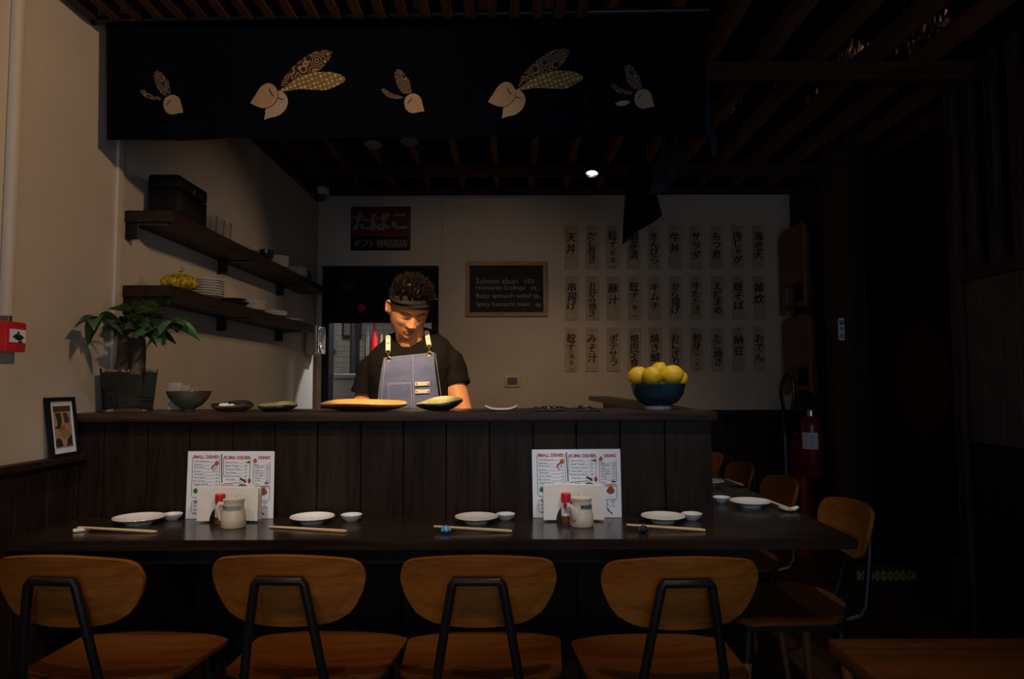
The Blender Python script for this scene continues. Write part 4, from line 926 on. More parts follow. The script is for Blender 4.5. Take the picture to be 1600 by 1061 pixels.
q = P(688, 640, 2.54); free_dish('leaf_dish', 'leaf shaped green dish with upturned tip in front of the cook', q.x, q.y, 0.165, 0.105, 0.022, 'oribe_glaze', 'dark_glaze', 0.05, 21, 0.35, 0.35)
# white rest dish
q = P(783, 640, 2.50); m = MB()
m.slab(lambda u, v: (Vector((q.x + (u - .5) * 0.112, q.y + (v - .5) * 0.036, LZ + 0.0012 + 0.012 * abs(2 * u - 1) ** 3 + 0.004 * abs(2 * v - 1) ** 2)), (0, 0, 1)), 22, 8, 0.005); single(m, 'white_dish', 'ceramic', 'narrow white boat dish on the counter', 'dish')
# foil trays
for k, (x0, x1, Y, sd) in enumerate(((823, 898, 2.50, 2), (888, 940, 2.49, 9))):
    a, b = P(x0, 640, Y), P(x1, 640, Y); rg = random.Random(sd); hx = [[rg.random() for _ in range(30)] for _ in range(12)]
    m = MB(); m.slab(lambda u, v: (Vector((a.x + (b.x - a.x) * u, Y + (v - .5) * 0.10, LZ + 0.0015 + 0.020 * (0.25 + 0.75 * hx[int(v * 11)][int(u * 23)]) * (math.sin(math.pi * min(1, max(0, u))) * .8 + .15) * (0.4 + 0.6 * v))), (0, 0, 1)), 24, 12, 0.001)
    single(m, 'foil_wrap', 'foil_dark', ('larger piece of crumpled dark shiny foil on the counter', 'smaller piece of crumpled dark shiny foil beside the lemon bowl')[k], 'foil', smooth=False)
# lemon bowl
q = P(1028.5, 638, 2.60); LB = q.copy(); t = thing('fruit_bowl', 'deep navy glazed bowl filled with lemons on the counter corner', 'bowl', (q.x, q.y, LZ))
m = MB(); m.lathe([(0, 0.004), (0.044, 0.0), (0.046, 0.010), (0.046, 0.014), (0.072, 0.028), (0.091, 0.055), (0.0995, 0.092), (0.0975, 0.094), (0.088, 0.058), (0.066, 0.034), (0, 0.022)], (q.x, q.y, LZ + 0.001), 48); m.build('bowl_body', 'navy_glaze', t)
m = MB(); m.lathe([(0.0440, -0.0002), (0.0468, -0.0002), (0.0475, 0.012), (0.0440, 0.0118)], (q.x, q.y, LZ + 0.0012), 40); m.build('foot_ring', 'ceramic_cool', t)
def lemon(px, py, Y, r, rot, label):
    c = P(px, py, Y); m = MB()
    def fn(u, v):
        a = 2 * math.pi * u; ph = math.pi * (v - .5) * 0.998; rr = math.cos(ph) ** 0.92; z = 1.12 * math.sin(ph) + (0.10 * max(0, (abs(math.sin(ph)) - .9) / .1) ** 1.5 * (1 if ph > 0 else -1))
        return Vector((rr * math.cos(a), rr * math.sin(a), z)) * r
    m.grid(fn, 32, 24, closed_u=True, cap=True); bmesh.ops.transform(m.bm, matrix=Matrix.Translation(c) @ Euler(rot).to_matrix().to_4x4(), verts=m.bm.verts)
    single(m, 'lemon', 'lemon_skin', label, 'lemon', 'lemons heaped in the navy bowl')
lemon(997, 587, 2.60, 0.0335, (0.2, 1.2, 0.3), 'yellow lemon at the foil side of the bowl')
lemon(1019, 588, 2.545, 0.0355, (1.35, 0.2, 0.2), 'yellow lemon at the front of the bowl, lowest in the heap')
lemon(1050, 586, 2.57, 0.0365, (0.5, 1.4, 0.5), 'large yellow lemon at the front of the bowl beside the lowest one')
lemon(1029, 580, 2.64, 0.031, (0.3, 0.5, 0.2), 'yellow lemon at the top of the heap, behind the front pair')
lemon(1062, 592, 2.64, 0.029, (0.3, 1.0, 1.2), 'yellow lemon mostly hidden at the rear rim of the bowl')
lemon(1012, 597, 2.66, 0.029, (1.3, 0.0, 1.2), 'yellow lemon hidden under the heap at the back')

# ------------------------------------------------------------------ place settings on the lower table
def plate(px, py, r, label, z=TZ, mat='ceramic', tilt=0):
    c = PZ(px, py + 3.5, z); t = thing('plate', label, 'plate', (c.x, c.y, z), 0, 'white plates on the bar table')
    h = r * 0.27; MB().lathe([(0, 0.003), (r * 0.50, 0.003), (r * 0.53, 0.006), (r * 0.80, h * 0.62), (r, h), (r * 0.985, h + 0.0022), (r * 0.78, h * 0.75), (r * 0.5, 0.0085), (0, 0.0075)], (0, 0, 0.0006), 48).build('plate_body', mat, t, world=False)
    MB().lathe([(r * 0.44, 0), (r * 0.50, 0), (r * 0.51, 0.004), (r * 0.44, 0.004)], (0, 0, 0.0004), 40).build('foot_ring', mat, t, world=False)
def small_bowl(px, py, r, label, mat='ceramic_cool'):
    c = PZ(px, py + 5.5, TZ); m = MB(); h = r * 0.62
    m.lathe([(0, 0.001), (r * 0.5, 0), (r * 0.55, 0.002), (r * 0.88, h * 0.55), (r, h), (r * 0.95, h + 0.001), (r * 0.82, h * 0.58), (r * 0.4, 0.006), (0, 0.005)], (c.x, c.y, TZ + 0.0006), 36)
    single(m, 'sauce_bowl', mat, label, 'bowl', 'white sauce bowls on the bar table')
def chopsticks(px0, py0, px1, py1, label, dz0=0.012, dz1=0.004):
    a, b = PZ(px0, py0, TZ + dz0), PZ(px1, py1, TZ + dz1); t = thing('chopsticks', label, 'chopsticks', ((a.x + b.x) / 2, (a.y + b.y) / 2, TZ), 0, 'wooden chopsticks on the bar table')
    d = (b - a).normalized(); s = d.cross(Vector((0, 0, 1))).normalized()
    for k in (-1, 1):
        A, B = a + s * k * 0.0030, b + s * k * 0.0042
        m = MB(); m.tube([A, A + d * 0.01, B - d * 0.012, B], [0.0026, 0.0029, 0.0042, 0.0030], 8); m.build('stick', 'chopstick_wood', t)
PL = (('plate', ),)
plate(217, 815, 0.079, 'white plate on the table nearest the picture frame wall')
plate(488, 813, 0.072, 'white plate on the table just past the first menu card')
plate(744.5, 813, 0.071, 'white plate on the table behind the light blue rest ball')
plate(1036, 812, 0.072, 'white plate on the table behind the dark blue rest ball')
plate(1172.5, 788, 0.074, 'whole white plate on the side table beside the counter end')
plate(1105, 755, 0.074, 'white plate on the side table half hidden by the counter end', mat='cream_ceramic')
small_bowl(269, 807, 0.033, 'white sauce bowl beside the plate nearest the picture frame wall')
small_bowl(549, 809, 0.0355, 'white sauce bowl standing apart from the plate past the first menu card')
small_bowl(790, 807, 0.0325, 'white sauce bowl touching the plate behind the light blue rest ball')
small_bowl(1081, 807, 0.0345, 'white sauce bowl beside the plate behind the dark blue rest ball')
small_bowl(1127, 780, 0.034, 'white sauce bowl on the side table next to the counter end')
chopsticks(122, 824, 244, 831, 'wooden chopsticks lying on the white ceramic rest block')
chopsticks(421, 823, 541, 830, 'wooden chopsticks lying in front of the plate past the first menu card', 0.004)
chopsticks(678, 822.5, 800, 830, 'wooden chopsticks lying on the light blue rest ball', 0.016)
chopsticks(979, 820, 1102, 828.5, 'wooden chopsticks lying on the dark blue rest ball', 0.016)
a = PZ(1204, 784, TZ + .014); chopsticks(1203, 783, 1238, 797, 'wooden chopsticks ending on the white leaf rest on the side table', 0.016, 0.010)
chopsticks(1135, 749, 1160, 758, 'wooden chopsticks beside the half hidden plate on the side table', 0.016, 0.010)
def rest_ball(px, py, mat, label):
    c = PZ(px, py + 2.0, TZ); m = MB(); m.ball((c.x, c.y, TZ + 0.0118), (0.0135, 0.0135, 0.0118), 20, 14)
    for k in range(5): a = 2 * math.pi * k / 5; m.ball((c.x + 0.0108 * math.cos(a), c.y + 0.0108 * math.sin(a), TZ + 0.010), 0.006, 10, 8)
    single(m, 'chopstick_rest', mat, label, 'chopstick rest')
rest_ball(696.5, 831, 'blue_glass', 'light blue glass ball rest under the chopsticks')
rest_ball(1005.5, 831, 'dark_blue_glass', 'dark blue glass ball rest under the chopsticks')
c = PZ(125, 831, TZ); m = MB(); m.box(-0.020, 0.026, -0.009, 0.009, 0.0005, 0.011, 0.004, m=Matrix.Translation((c.x, c.y, TZ)) @ Matrix.Rotation(R(42), 4, 'Z'), seg=2); single(m, 'chopstick_rest', 'ceramic', 'white ceramic block rest at the table end near the wall', 'chopstick rest')
c = PZ(1233, 799, TZ); m = MB(); m.slab(lambda u, v: (Vector((c.x + (u - .5) * 0.066, c.y + (v - .5) * 0.03 * (0.35 + math.sin(math.pi * (0.08 + .84 * u))), TZ + 0.001 + 0.010 * abs(2 * u - 1) ** 2 + 0.004 * abs(2 * v - 1) ** 2)), (0, 0, 1)), 16, 8, 0.004); single(m, 'chopstick_rest', 'ceramic_cool', 'white leaf shaped rest on the side table', 'chopstick rest')
c = PZ(1152, 759, TZ); m = MB(); m.box(c.x - 0.03, c.x + 0.03, c.y - 0.012, c.y + 0.012, TZ + 0.0005, TZ + 0.011, 0.004, seg=2); single(m, 'chopstick_rest', 'dark_blue_glass', 'dark block rest beside the half hidden plate', 'chopstick rest')

# ------------------------------------------------------------------ menu cards, napkins, shakers, soy pots
def menu_card(label, tl, tr, bl, br, sd):
    Ya, Yb = YC - 0.004, YC - 0.030
    TL, TR, BL, BR_ = P(*tl, Ya), P(*tr, Ya), P(*bl, Yb), P(*br, Yb); zlow = min(BL.z, BR_.z)
    t = thing('menu_card', label, 'menu', ((BL.x + BR_.x) / 2, Yb, TZ), 0, 'hand drawn menu cards'); BL.z = BR_.z = TZ + 0.001
    def S(u, v): return TL.lerp(TR, u).lerp(BL.lerp(BR_, u), v)
    U = (TR - TL).normalized(); V = (TL - BL).normalized(); N = U.cross(V).normalized()
    if N.y > 0: N = -N
    m = MB(); m.prism([S(0, 0), S(1, 0), S(1, 1), S(0, 1)], -N * 0.002); m.build('card', 'paper', t, smooth=False)
    Wc = (TR - TL).length; Hc = (TL - BL).length
    def Z(x, y): return S((x - 55) / 1255, (y - 40) / 905) + N * 0.0006
    kx = Wc / 1255; ky = Hc / 905
    head = MB()
    for s, x, y, wd, h in (('SMALL DISHES', 135, 140, 365, 46), ('KUMA DISHES', 585, 150, 365, 46), ('DRINKS', 1078, 150, 172, 44), ('MAKI', 548, 535, 170, 46), ('SWEETS', 1088, 545, 150, 40), ('SOUP', 165, 745, 200, 46)):
        write(head, s, Z(x, y), U, V, h * ky, wd * kx, offset=0.035)
    head.build('heading_lettering', 'red_ink', t, smooth=False)
    tx = MB(); rg = random.Random(sd)
    def rows(items, x, y, dy, wl, x2, num):
        for k, s in enumerate(items):
            yy = y + dy * k; ww = min(wl, 17.5 * len(s)); write(tx, s, Z(x, yy) , U, V, (30 if any(c in 'gjpqy' for c in s) else 24) * ky, ww * kx)
            if x2 - x - ww > 60:
                tx.ribbon([Z(x + ww + 12, yy), Z(x2 - 52, yy - 2)], 2.5 * kx, N, 0.0002); write(tx, num[k % len(num)], Z(x2 - 42, yy), U, V, 22 * ky, 36 * kx)
    rows(['Chili Edamame', 'Edamame', 'Miso Soup', 'Kimchi', 'Takoyaki', 'Duck Gyoza', 'Ebi Gyoza', 'Veggie Gyoza'], 150, 190, 45, 215, 505, ['35', '28', '24', '22', '45', '48', '46', '42'])
    rows(['Salmon Don', 'Beef Tataki', 'Chicken Katsu', 'Yaki Soba', 'Mushroom Bowl', 'Yakiniku'], 605, 205, 46, 245, 925, ['78', '84', '76', '72', '68', '82'])
    rows(['Beer', 'Highball', 'Sake', 'Iced Tea', 'Ice Coffee', 'Water', 'Juice'], 1030, 238, 36, 120, 1235, ['32', '38', '45', '22', '24', '12', '20'])
    for k, s in enumerate(('Soy', 'Ramen', 'Udon')): write(tx, s, Z(165, 790 + 45 * k), U, V, 24 * ky, 70 * kx)
    for k, s in enumerate(('cakes', 'of', 'the day')): write(tx, s, Z(1150 + 20 * (k == 1), 745 + 32 * k), U, V, 22 * ky)
    tx.build('menu_lettering', 'ink_grey', t, smooth=False)
    ln = MB()
    def line(pts, wd=6): ln.ribbon([Z(*p) for p in pts], wd * kx, N, 0.0002)
    line([(150, 105), (125, 125), (130, 640), (150, 665), (215, 668)]); line([(520, 100), (525, 530)]); line([(545, 80), (552, 280), (562, 470)], 14); line([(575, 120), (580, 370), (610, 385)]); line([(590, 480), (860, 462)]); line([(935, 120), (965, 125), (955, 400)])
    line([(1010, 170), (1008, 480), (1090, 485)]); line([(1245, 190), (1252, 470), (1225, 478)]); line([(1250, 510), (1250, 690), (1225, 710), (1090, 712)]); line([(200, 705), (135, 712), (130, 830), (150, 870), (215, 880)]); line([(725, 512), (765, 510)]); line([(1040, 515), (1075, 512)])
    line([(790, 520), (820, 495), (870, 488), (915, 510)], 14); line([(820, 522), (850, 505), (890, 522)], 12); line([(820, 410), (880, 440), (905, 462)], 26); line([(1180, 470), (1225, 478)], 22); line([(1105, 838), (1180, 895)], 14); line([(440, 320), (470, 250), (500, 210)], 5); line([(400, 270), (450, 230), (485, 200)], 5)
    ln.build('drawn_line_pattern', 'ink', t, smooth=False)
    def blob(x, y, r, mat, sq_=1.0):
        m = MB(); m.prism([Z(x + r * math.cos(a) * (1 + .12 * math.sin(3 * a)), y + sq_ * r * math.sin(a) * (1 + .12 * math.cos(4 * a))) for a in [2 * math.pi * k / 20 for k in range(20)]], N * 0.0003); m.build('drawn_picture', mat, t, smooth=False)
    blob(480, 200, 30, 'orange_ink'); blob(1032, 170, 28, 'orange_ink', 1.1); blob(955, 440, 24, 'red_ink', 1.5); blob(1160, 590, 55, plain('print_sienna', (0.25, 0.075, 0.04), 0.8) if 'print_sienna' not in MATS else 'print_sienna', 0.9); blob(940, 190, 22, 'green_ink', .7); blob(185, 575, 34, 'green_ink', 1.0); blob(1160, 660, 42, 'paper', .6)
    m = MB()
    for k in range(5): m.ribbon([Z(480, 205), Z(430 - 6 * k, 225 + 14 * k), Z(400 + 10 * k, 265 + 12 * k)], 7 * kx, N, 0.0003)
    m.build('drawn_tentacles', 'orange_ink', t, smooth=False)
    m = MB()
    for k in range(6): m.ribbon([Z(1095 + 12 * (k % 2), 720 + 22 * k), Z(1110 + 14 * (k % 3), 732 + 22 * k)], 9 * kx, N, 0.0003)
    m.build('drawn_waves', 'blue_ink', t, smooth=False)
menu_card('menu card leaning on the counter behind the soy pot with side handle', (294, 705), (429, 705), (290, 803), (427, 806), 1)
menu_card('menu card leaning on the counter behind the soy pot with front spout', (831, 702.5), (969, 701.5), (833, 804), (971.5, 803.5), 2)
def napkin_set(px0, px1, pyt, label, sheets=True):
    Yn = YC - 0.078; a = P(px0, 807, Yn); b = P(px1, 807, Yn); zt = P((px0 + px1) / 2, pyt, Yn).z; cx = (a.x + b.x) / 2; hw = (b.x - a.x) / 2; hh = zt - TZ
    t = thing('napkin_holder', label, 'napkin holder', (cx, Yn, TZ), 0, 'napkin holders on the bar table')
    def napk(ya, sg):
        m = MB(); m.slab(lambda u, v: (Vector((cx - hw + 2 * hw * u, Yn + ya + sg * (0.002 * math.sin(u * 7) * (1 - v) + 0.004 * abs(2 * u - 1) ** 2 * (1 - v)), TZ + 0.006 + (hh - 0.006) * v + (0.002 * math.sin(u * 5) if v > .9 else 0))), (0, sg, 0)), 20, 10, 0.010); m.build('napkin_stack', 'napkin_paper', t)
    napk(-0.004, -1); napk(0.006, 1)
    m = MB()
    for ya in (-0.0185, 0.020):
        n = 20; m.prism([(cx + 0.058 * math.cos(math.pi * k / n), Yn + ya, TZ + 0.003 + 0.062 * math.sin(math.pi * k / n)) for k in range(n + 1)], (0, 0.0018, 0))
    m.box(cx - 0.058, cx + 0.058, Yn - 0.0185, Yn + 0.0218, TZ + 0.0005, TZ + 0.0035); m.build('holder', 'black_metal', t, smooth=False)
napkin_set(311, 405.5, 761, 'napkin holder with white napkins before the menu card with the handled soy pot')
napkin_set(849, 943, 757, 'napkin holder with white napkins before the menu card with the spouted soy pot')
def shaker(px, pyb, label, Y, R_=0.0155):
    c = PZ(px, pyb, TZ); c.y = Y; c.x = P(px, pyb, Y).x; t = thing('spice_shaker', label, 'shaker', (c.x, c.y, TZ), 0, 'red capped spice shakers')
    MB().lathe([(0, 0), (R_, 0), (R_, 0.022), (0, 0.022)], (0, 0, 0.0006), 24).build('shaker_base', 'rust_glaze', t, world=False)
    MB().lathe([(0, 0.0222), (R_, 0.0222), (R_, 0.066), (0, 0.066)], (0, 0, 0.0006), 24).build('shaker_glass', 'paper', t, world=False)
    MB().lathe([(0, 0.0662), (R_ + 0.0008, 0.0662), (R_ + 0.0008, 0.092), (R_ - 0.002, 0.095), (0, 0.095)], (0, 0, 0.0006), 24).build('red_cap', 'red_plastic', t, world=False)
    m = MB()
    def wrap(x, z, r=R_ + 0.0006): a = -math.pi / 2 + x / R_; return Vector((r * math.cos(a), r * math.sin(a), z))
    m.slab(lambda u, v: (wrap(-0.010 + 0.011 * u, 0.048 + 0.018 * v), (0, -1, 0)), 6, 2, 0.0002); m.build('red_label', 'red_plastic', t, world=False)
    m = MB()
    for pts in (((-0.003, 0.058), (0.003, 0.061)), ((0.0, 0.062), (-0.001, 0.050)), ((-0.006, 0.050), (0.006, 0.052)), ((-0.005, 0.044), (0.0, 0.047), (0.005, 0.043)), ((0.0, 0.049), (0.0, 0.036)), ((-0.005, 0.036), (-0.005, 0.044)), ((0.005, 0.036), (0.005, 0.044)), ((-0.005, 0.036), (0.005, 0.036))):
        m.tube([wrap(x, z) for x, z in pts], 0.0011, 6)
    m.build('label_mark', 'ink', t, world=False)
    return t
SH1 = shaker(343.5, 812, 'red capped spice shaker beside the soy pot with side handle', 2.325)
SH2 = shaker(884.5, 810, 'red capped spice shaker beside the soy pot with front spout', 2.325)
def soy_pot(px, pyb, label, handle):
    Y = 2.268; c = P(px, pyb, Y); t = thing('soy_sauce_pot', label, 'soy pot', (c.x, Y, TZ), 0, 'white soy sauce pots')
    MB().lathe([(0, 0.0), (0.036, 0.0), (0.0385, 0.004), (0.0375, 0.030), (0.033, 0.055), (0.0305, 0.066), (0.0315, 0.080), (0.0335, 0.088), (0.030, 0.089), (0, 0.087)], (0, 0, 0.0006), 40).build('pot_body', 'cream_ceramic', t, world=False)
    MB().lathe([(0.0295, 0.0895), (0.026, 0.0915), (0.008, 0.093), (0.0065, 0.100), (0.004, 0.102), (0, 0.102)], (0, 0, 0.0006), 30).build('lid', 'cream_ceramic', t, world=False)
    if handle:
        MB().tube([(-0.030, -0.002, 0.072), (-0.044, -0.004, 0.073), (-0.049, -0.004, 0.064), (-0.048, -0.004, 0.045), (-0.040, -0.002, 0.022)], [0.008, 0.0085, 0.0085, 0.0075, 0.006], 12).build('handle', 'cream_ceramic', t, world=False)
    else:
        MB().tube([(-0.022, -0.020, 0.030), (-0.030, -0.026, 0.050), (-0.036, -0.030, 0.064), (-0.043, -0.032, 0.070)], [0.015, 0.0125, 0.009, 0.0065], 14).build('spout', 'cream_ceramic', t, world=False)
    m = MB(); a0, a1 = (R(-160), R(-25)) if handle else (R(-100), R(-20)); zc = 0.064
    def band(u, v):
        a = a0 + (a1 - a0) * u; z = (zc - 0.0055 + 0.011 * v); r = 0.0318 + abs(z - 0.066) * (0.2 if z < 0.066 else 0.07) + 0.0006
        return Vector((r * math.cos(a), r * math.sin(a), z + 0.0006)), (math.cos(a), math.sin(a), 0)
    m.slab(band, 24, 4, 0.0003); m.build('label_band', 'grey_plastic' if handle else plain('teal_label', (0.06, 0.13, 0.15), 0.4), t, world=False)
    m = MB()
    for k in range(7):
        a = a0 + (a1 - a0) * (0.06 + 0.05 * k) if handle else a0 + 0.06 + 0.05 * k
        if not handle and k > 2: break
        r = 0.0330; m.tube([(r * math.cos(a), r * math.sin(a), zc - 0.003), (r * math.cos(a), r * math.sin(a), zc + 0.004)], 0.0009, 5)
    m.build('label_mark', 'ink', t, world=False)
soy_pot(365, 813, 'white soy sauce pot with side handle and grey band beside a red capped shaker', True)
soy_pot(909, 812.5, 'white soy sauce pot with front spout and teal label beside a red capped shaker', False)

# ------------------------------------------------------------------ right side: folding chairs, extinguishers, door sign, slat screen, lamps
def folding_chair(name_label, za, zb, y0, y1, first=None):
    X = XR - 0.012; t = thing('folding_chair', name_label, 'folding chair', (XR, (y0 + y1) / 2, zb), 0, 'folded wooden chairs hung on the brick wall')
    for y in (y0, y1 - 0.04): MB().box(X - 0.105, X - 0.075, y, y + 0.04, zb + (0.0 if y > y0 else 0.02), za - 0.03, 0.006).build('side_rail', 'folding_wood', t)
    m = MB(); n = 9; w_ = (y1 - y0 - 0.09) / n
    for k in range(n): m.box(X - 0.100, X - 0.085, y0 + 0.045 + w_ * k + 0.003, y0 + 0.045 + w_ * (k + 1) - 0.003, zb + (za - zb) * 0.36, za, 0.003)
    m.build('slat_seat', 'folding_wood', t)
    for z in (zb + (za - zb) * 0.33, zb + (za - zb) * 0.07, za - 0.05): MB().box(X - 0.086, X - 0.060, y0 + 0.03, y1 - 0.03, z, z + 0.035, 0.004).build('cross_bar', 'folding_wood', t)
    for y in (y0 + 0.06, y1 - 0.10): MB().box(X - 0.060, X - 0.030, y, y + 0.04, zb - 0.0, za - 0.06, 0.005).build('folded_leg', 'folding_wood', t)
    m = MB()
    for z in (za - 0.07, zb + (za - zb) * 0.52): m.ball((X - 0.106, y0 + 0.02, z), (0.004, 0.007, 0.007), 10, 6)
    m.build('bolt', 'steel', t)
    MB().box(X - 0.07, XR - 0.001, (y0 + y1) / 2 - 0.02, (y0 + y1) / 2 + 0.02, za - 0.05, za - 0.03).build('hanger', 'black_metal', t)
folding_chair('folded wooden chair hanging upper on the brick wall', P(1255, 352, 5.05).z, P(1262, 488, 5.05).z, 4.88, 5.34)
folding_chair('folded wooden chair hanging below the other one on the brick wall', P(1260, 492, 5.0).z, P(1270, 618, 5.0).z, 4.83, 5.30)
def extinguisher(label, x, y, z, r, h, wall):
    t = thing('fire_extinguisher', label, 'fire extinguisher', (x, y, z), 0, 'red fire extinguishers in the corner')
    MB().lathe([(0, 0), (r * 0.9, 0.0), (r, 0.012), (r, h - r * 0.9), (r * 0.93, h - r * 0.55), (r * 0.70, h - r * 0.2), (r * 0.3, h), (0, h)], (0, 0, 0.0006), 36).build('cylinder', 'extinguisher_red', t, world=False)
    m = MB(); m.lathe([(0, h - 0.002), (0.024, h - 0.002), (0.022, h + 0.035), (0, h + 0.035)], (0, 0, 0), 18); m.box(-0.02, 0.12, -0.012, 0.012, h + 0.036, h + 0.046, 0.003); m.box(-0.02, 0.11, -0.010, 0.010, h + 0.062, h + 0.070, 0.003); m.build('valve_handle', 'steel' if wall else 'black_plastic', t, world=False)
    return t
e1 = extinguisher('tall red fire extinguisher standing in the corner with a looped black hose', P(1254, 740, 4.95).x, 4.95, 0.0, 0.074, 0.86, False)
hx = e1.location.x
m = MB(); zt = P(1231, 585, 5.1).z
hp = [P(1248, 655, 4.95), P(1238, 645, 4.92), P(1240, 622, 4.9), P(1239, 598, 4.9), P(1231, 586, 4.9), P(1222, 597, 4.9), P(1220, 615, 4.9), P(1224, 640, 4.9), P(1226, 680, 4.9)]
def spline(pts, n=6):
    out = []
    for i in range(len(pts) - 1):
        p0, p1, p2, p3 = pts[max(i - 1, 0)], pts[i], pts[i + 1], pts[min(i + 2, len(pts) - 1)]
        for k in range(n):
            s = k / n; out.append(0.5 * ((2 * p1) + (p2 - p0) * s + (2 * p0 - 5 * p1 + 4 * p2 - p3) * s * s + (3 * p1 - p0 - 3 * p2 + p3) * s ** 3))
    return out + [pts[-1]]
m.tube(spline(hp), 0.012, 10); m.build('hose', 'black_plastic', e1)
m = MB(); a, b = P(1226, 672, 4.9), P(1229, 770, 4.9); m.tube([a, a.lerp(b, .2), b], [0.014, 0.026, 0.034], 16); m.build('horn', 'black_plastic', e1)
m = MB(); q = P(1240, 685, 4.88); m.lathe([(0.0755, 0), (0.0775, 0), (0.0775, 0.03), (0.0755, 0.03)], (hx, 4.95, q.z - .015), 36); m.build('strap', 'black_plastic', e1)
ex = P(1268.5, 700, 4.68).x; ez = P(1268, 745, 4.68).z; e2 = extinguisher('shorter red fire extinguisher hung on the wall with a white label', ex, 4.68, ez, 0.068, 0.40, True)
m = MB(); q0, q1 = P(1257.5, 676, 4.62), P(1278, 702, 4.62)
def wrp(x, z): dx_ = max(-0.067, min(0.067, x - ex)); return Vector((x, 4.68 - math.sqrt(0.0686 ** 2 - dx_ ** 2), z))
m.slab(lambda u, v: (wrp(q0.x + (q1.x - q0.x) * u, q1.z + (q0.z - q1.z) * v), (0, -1, 0)), 10, 2, 0.0005); lb = m.build('label', 'paper', e2, smooth=False); lb['label'] = 'white instruction label'
m = MB()
for k in range(6):
    z = q0.z - 0.018 - 0.015 * k; m.ribbon([wrp(q0.x + 0.014, z) + Vector((0, -.001, 0)), wrp((q0.x + q1.x) / 2, z) + Vector((0, -.001, 0)), wrp(q1.x - 0.014 - .012 * (k % 3), z) + Vector((0, -.001, 0))], 0.005, (0, -1, 0), 0.0003)
m.build('label_print', 'ink_grey', lb, smooth=False)
MB().box(ex + 0.06, XR - 0.001, 4.665, 4.695, ez + 0.30, ez + 0.33).build('wall_bracket', 'black_metal', e2)
# toilet sign on the post
a, b = P(1309.5, 497.5, 4.435), P(1320, 531.5, 4.435); t = thing('toilet_sign', 'small white vertical sign with three dark characters on the timber post', 'sign', ((a.x + b.x) / 2, 4.44, b.z))
MB().box(a.x, b.x, 4.434, 4.4395, b.z, a.z, 0.001).build('sign_plate', 'paper', t)
m = MB()
for k, ch in enumerate('御手洗'): write_em(m, ch, ((a.x + b.x) / 2, 4.4335, a.z - (a.z - b.z) * (0.2 + 0.3 * k)), UX, UZ, 0.034, 0.0, 0.001, 3)
m.build('lettering', 'ink', t, smooth=False)
# floor warning strip on the riser
a, b = P(1339, 892.5, 4.298), P(1430, 907, 4.298); t = thing('warning_strip', 'yellow and black warning strip on the riser of the door step', 'sign', ((a.x + b.x) / 2, 4.30, b.z))
MB().box(a.x, b.x, 4.297, 4.2995, b.z, a.z).build('strip', plain('warning_yellow', (0.42, 0.36, 0.06), 0.6), t)
hh = a.z - b.z
for z0, z1 in ((b.z, b.z + hh * .2), (a.z - hh * .2, a.z)):
    m = MB()
    for k in range(9):
        x = a.x + (b.x - a.x) * (k + 0.3) / 9
        m.prism([(x, 4.2962, z0), (x + .018, 4.2962, z0), (x + .024, 4.2962, z1), (x + .006, 4.2962, z1)], (0, 0.0007, 0))
    m.build('hazard_stripe', 'ink', t, smooth=False)
m = MB(); write(m, 'WATCH YOUR STEP', ((a.x + b.x) / 2, 4.2962, b.z + hh * 0.27), UX, UZ, hh * 0.46, (b.x - a.x) * 0.9, 'c', 0.02); m.build('lettering', 'ink', t, smooth=False)
# slat screen
t = thing('slat_screen', 'tall dark wooden screen of vertical slats with a boarded middle', 'screen', (2.2, 3.0, 0))
MB().box(2.13, 2.205, 3.34, 3.41, 0, 2.70, 0.004).build('post', 'screen_wood', t)
y = 3.27; k = 0
while y > 2.2:
    MB().box(2.15, 2.19, y - 0.03, y + 0.03, 1.72, 2.70, 0.003).build('slat', 'screen_wood', t); y -= 0.155
m = MB(); m.box(2.14, 2.20, 2.10, 3.338, 1.68, 1.74, 0.003); m.build('rail', 'screen_wood', t)
m = MB(); y = 3.33
while y > 2.15: m.box(2.155, 2.185, y - 0.115, y - 0.002, 0.92, 1.678, 0.003); y -= 0.117
m.build('boarded_panel', plain('grey_board', (0.075, 0.058, 0.047), 0.7, var=0.3, scale=6), t)
m = MB(); y = 3.33
while y > 2.15: m.box(2.150, 2.19, y - 0.115, y - 0.002, 0.0, 0.915, 0.003); y -= 0.117
m.build('lower_panel', 'wainscot_wood', t)
m = MB(); m.box(2.28, 2.42, 3.53, 3.74, 0.0, 0.29, 0.006); single(m, 'plinth_block', 'grey_board', 'low grey block standing at the foot of the slat screen', 'block')
# track lamps
def track_lamp(label, p, aim, lit=True):
    p = Vector(p); d = (Vector(aim) - p).normalized(); q = d.to_track_quat('-Z', 'Y').to_matrix().to_4x4(); M = Matrix.Translation(p) @ q
    t = thing('ceiling_spotlight', label, 'spotlight', (p.x, p.y, 2.708), 0, 'black ceiling spotlights')
    MB().lathe([(0.030, 0.008), (0.034, 0.0), (0.036, 0.10), (0.030, 0.125), (0, 0.125), ], (0, 0, 0), 24, m=M).build('lamp_head', 'black_metal', t)
    m = MB(); m.tube([p - d * 0.10, p - d * 0.10 + Vector((0, 0, 0.06)), (p.x, p.y + 0.05, 2.705)], 0.008, 8); m.box(p.x - 0.05, p.x + 0.05, p.y + 0.03, p.y + 0.07, 2.69, 2.7095, 0.003); m.build('lamp_arm', 'black_metal', t)
    m = MB(); m.lathe([(0, 0.010), (0.029, 0.010), (0.029, 0.013), (0, 0.013)], (0, 0, 0), 24, m=M); m.build('lamp_lens', 'lamp_glow', t)
emit('lamp_glow', (1.0, 0.93, 0.82), 15.0)
lp = P(925, 272, 3.86); track_lamp('lit black ceiling spotlight below the joists beside the twisted cloth', lp, (0.32, 3.45, 0.9))
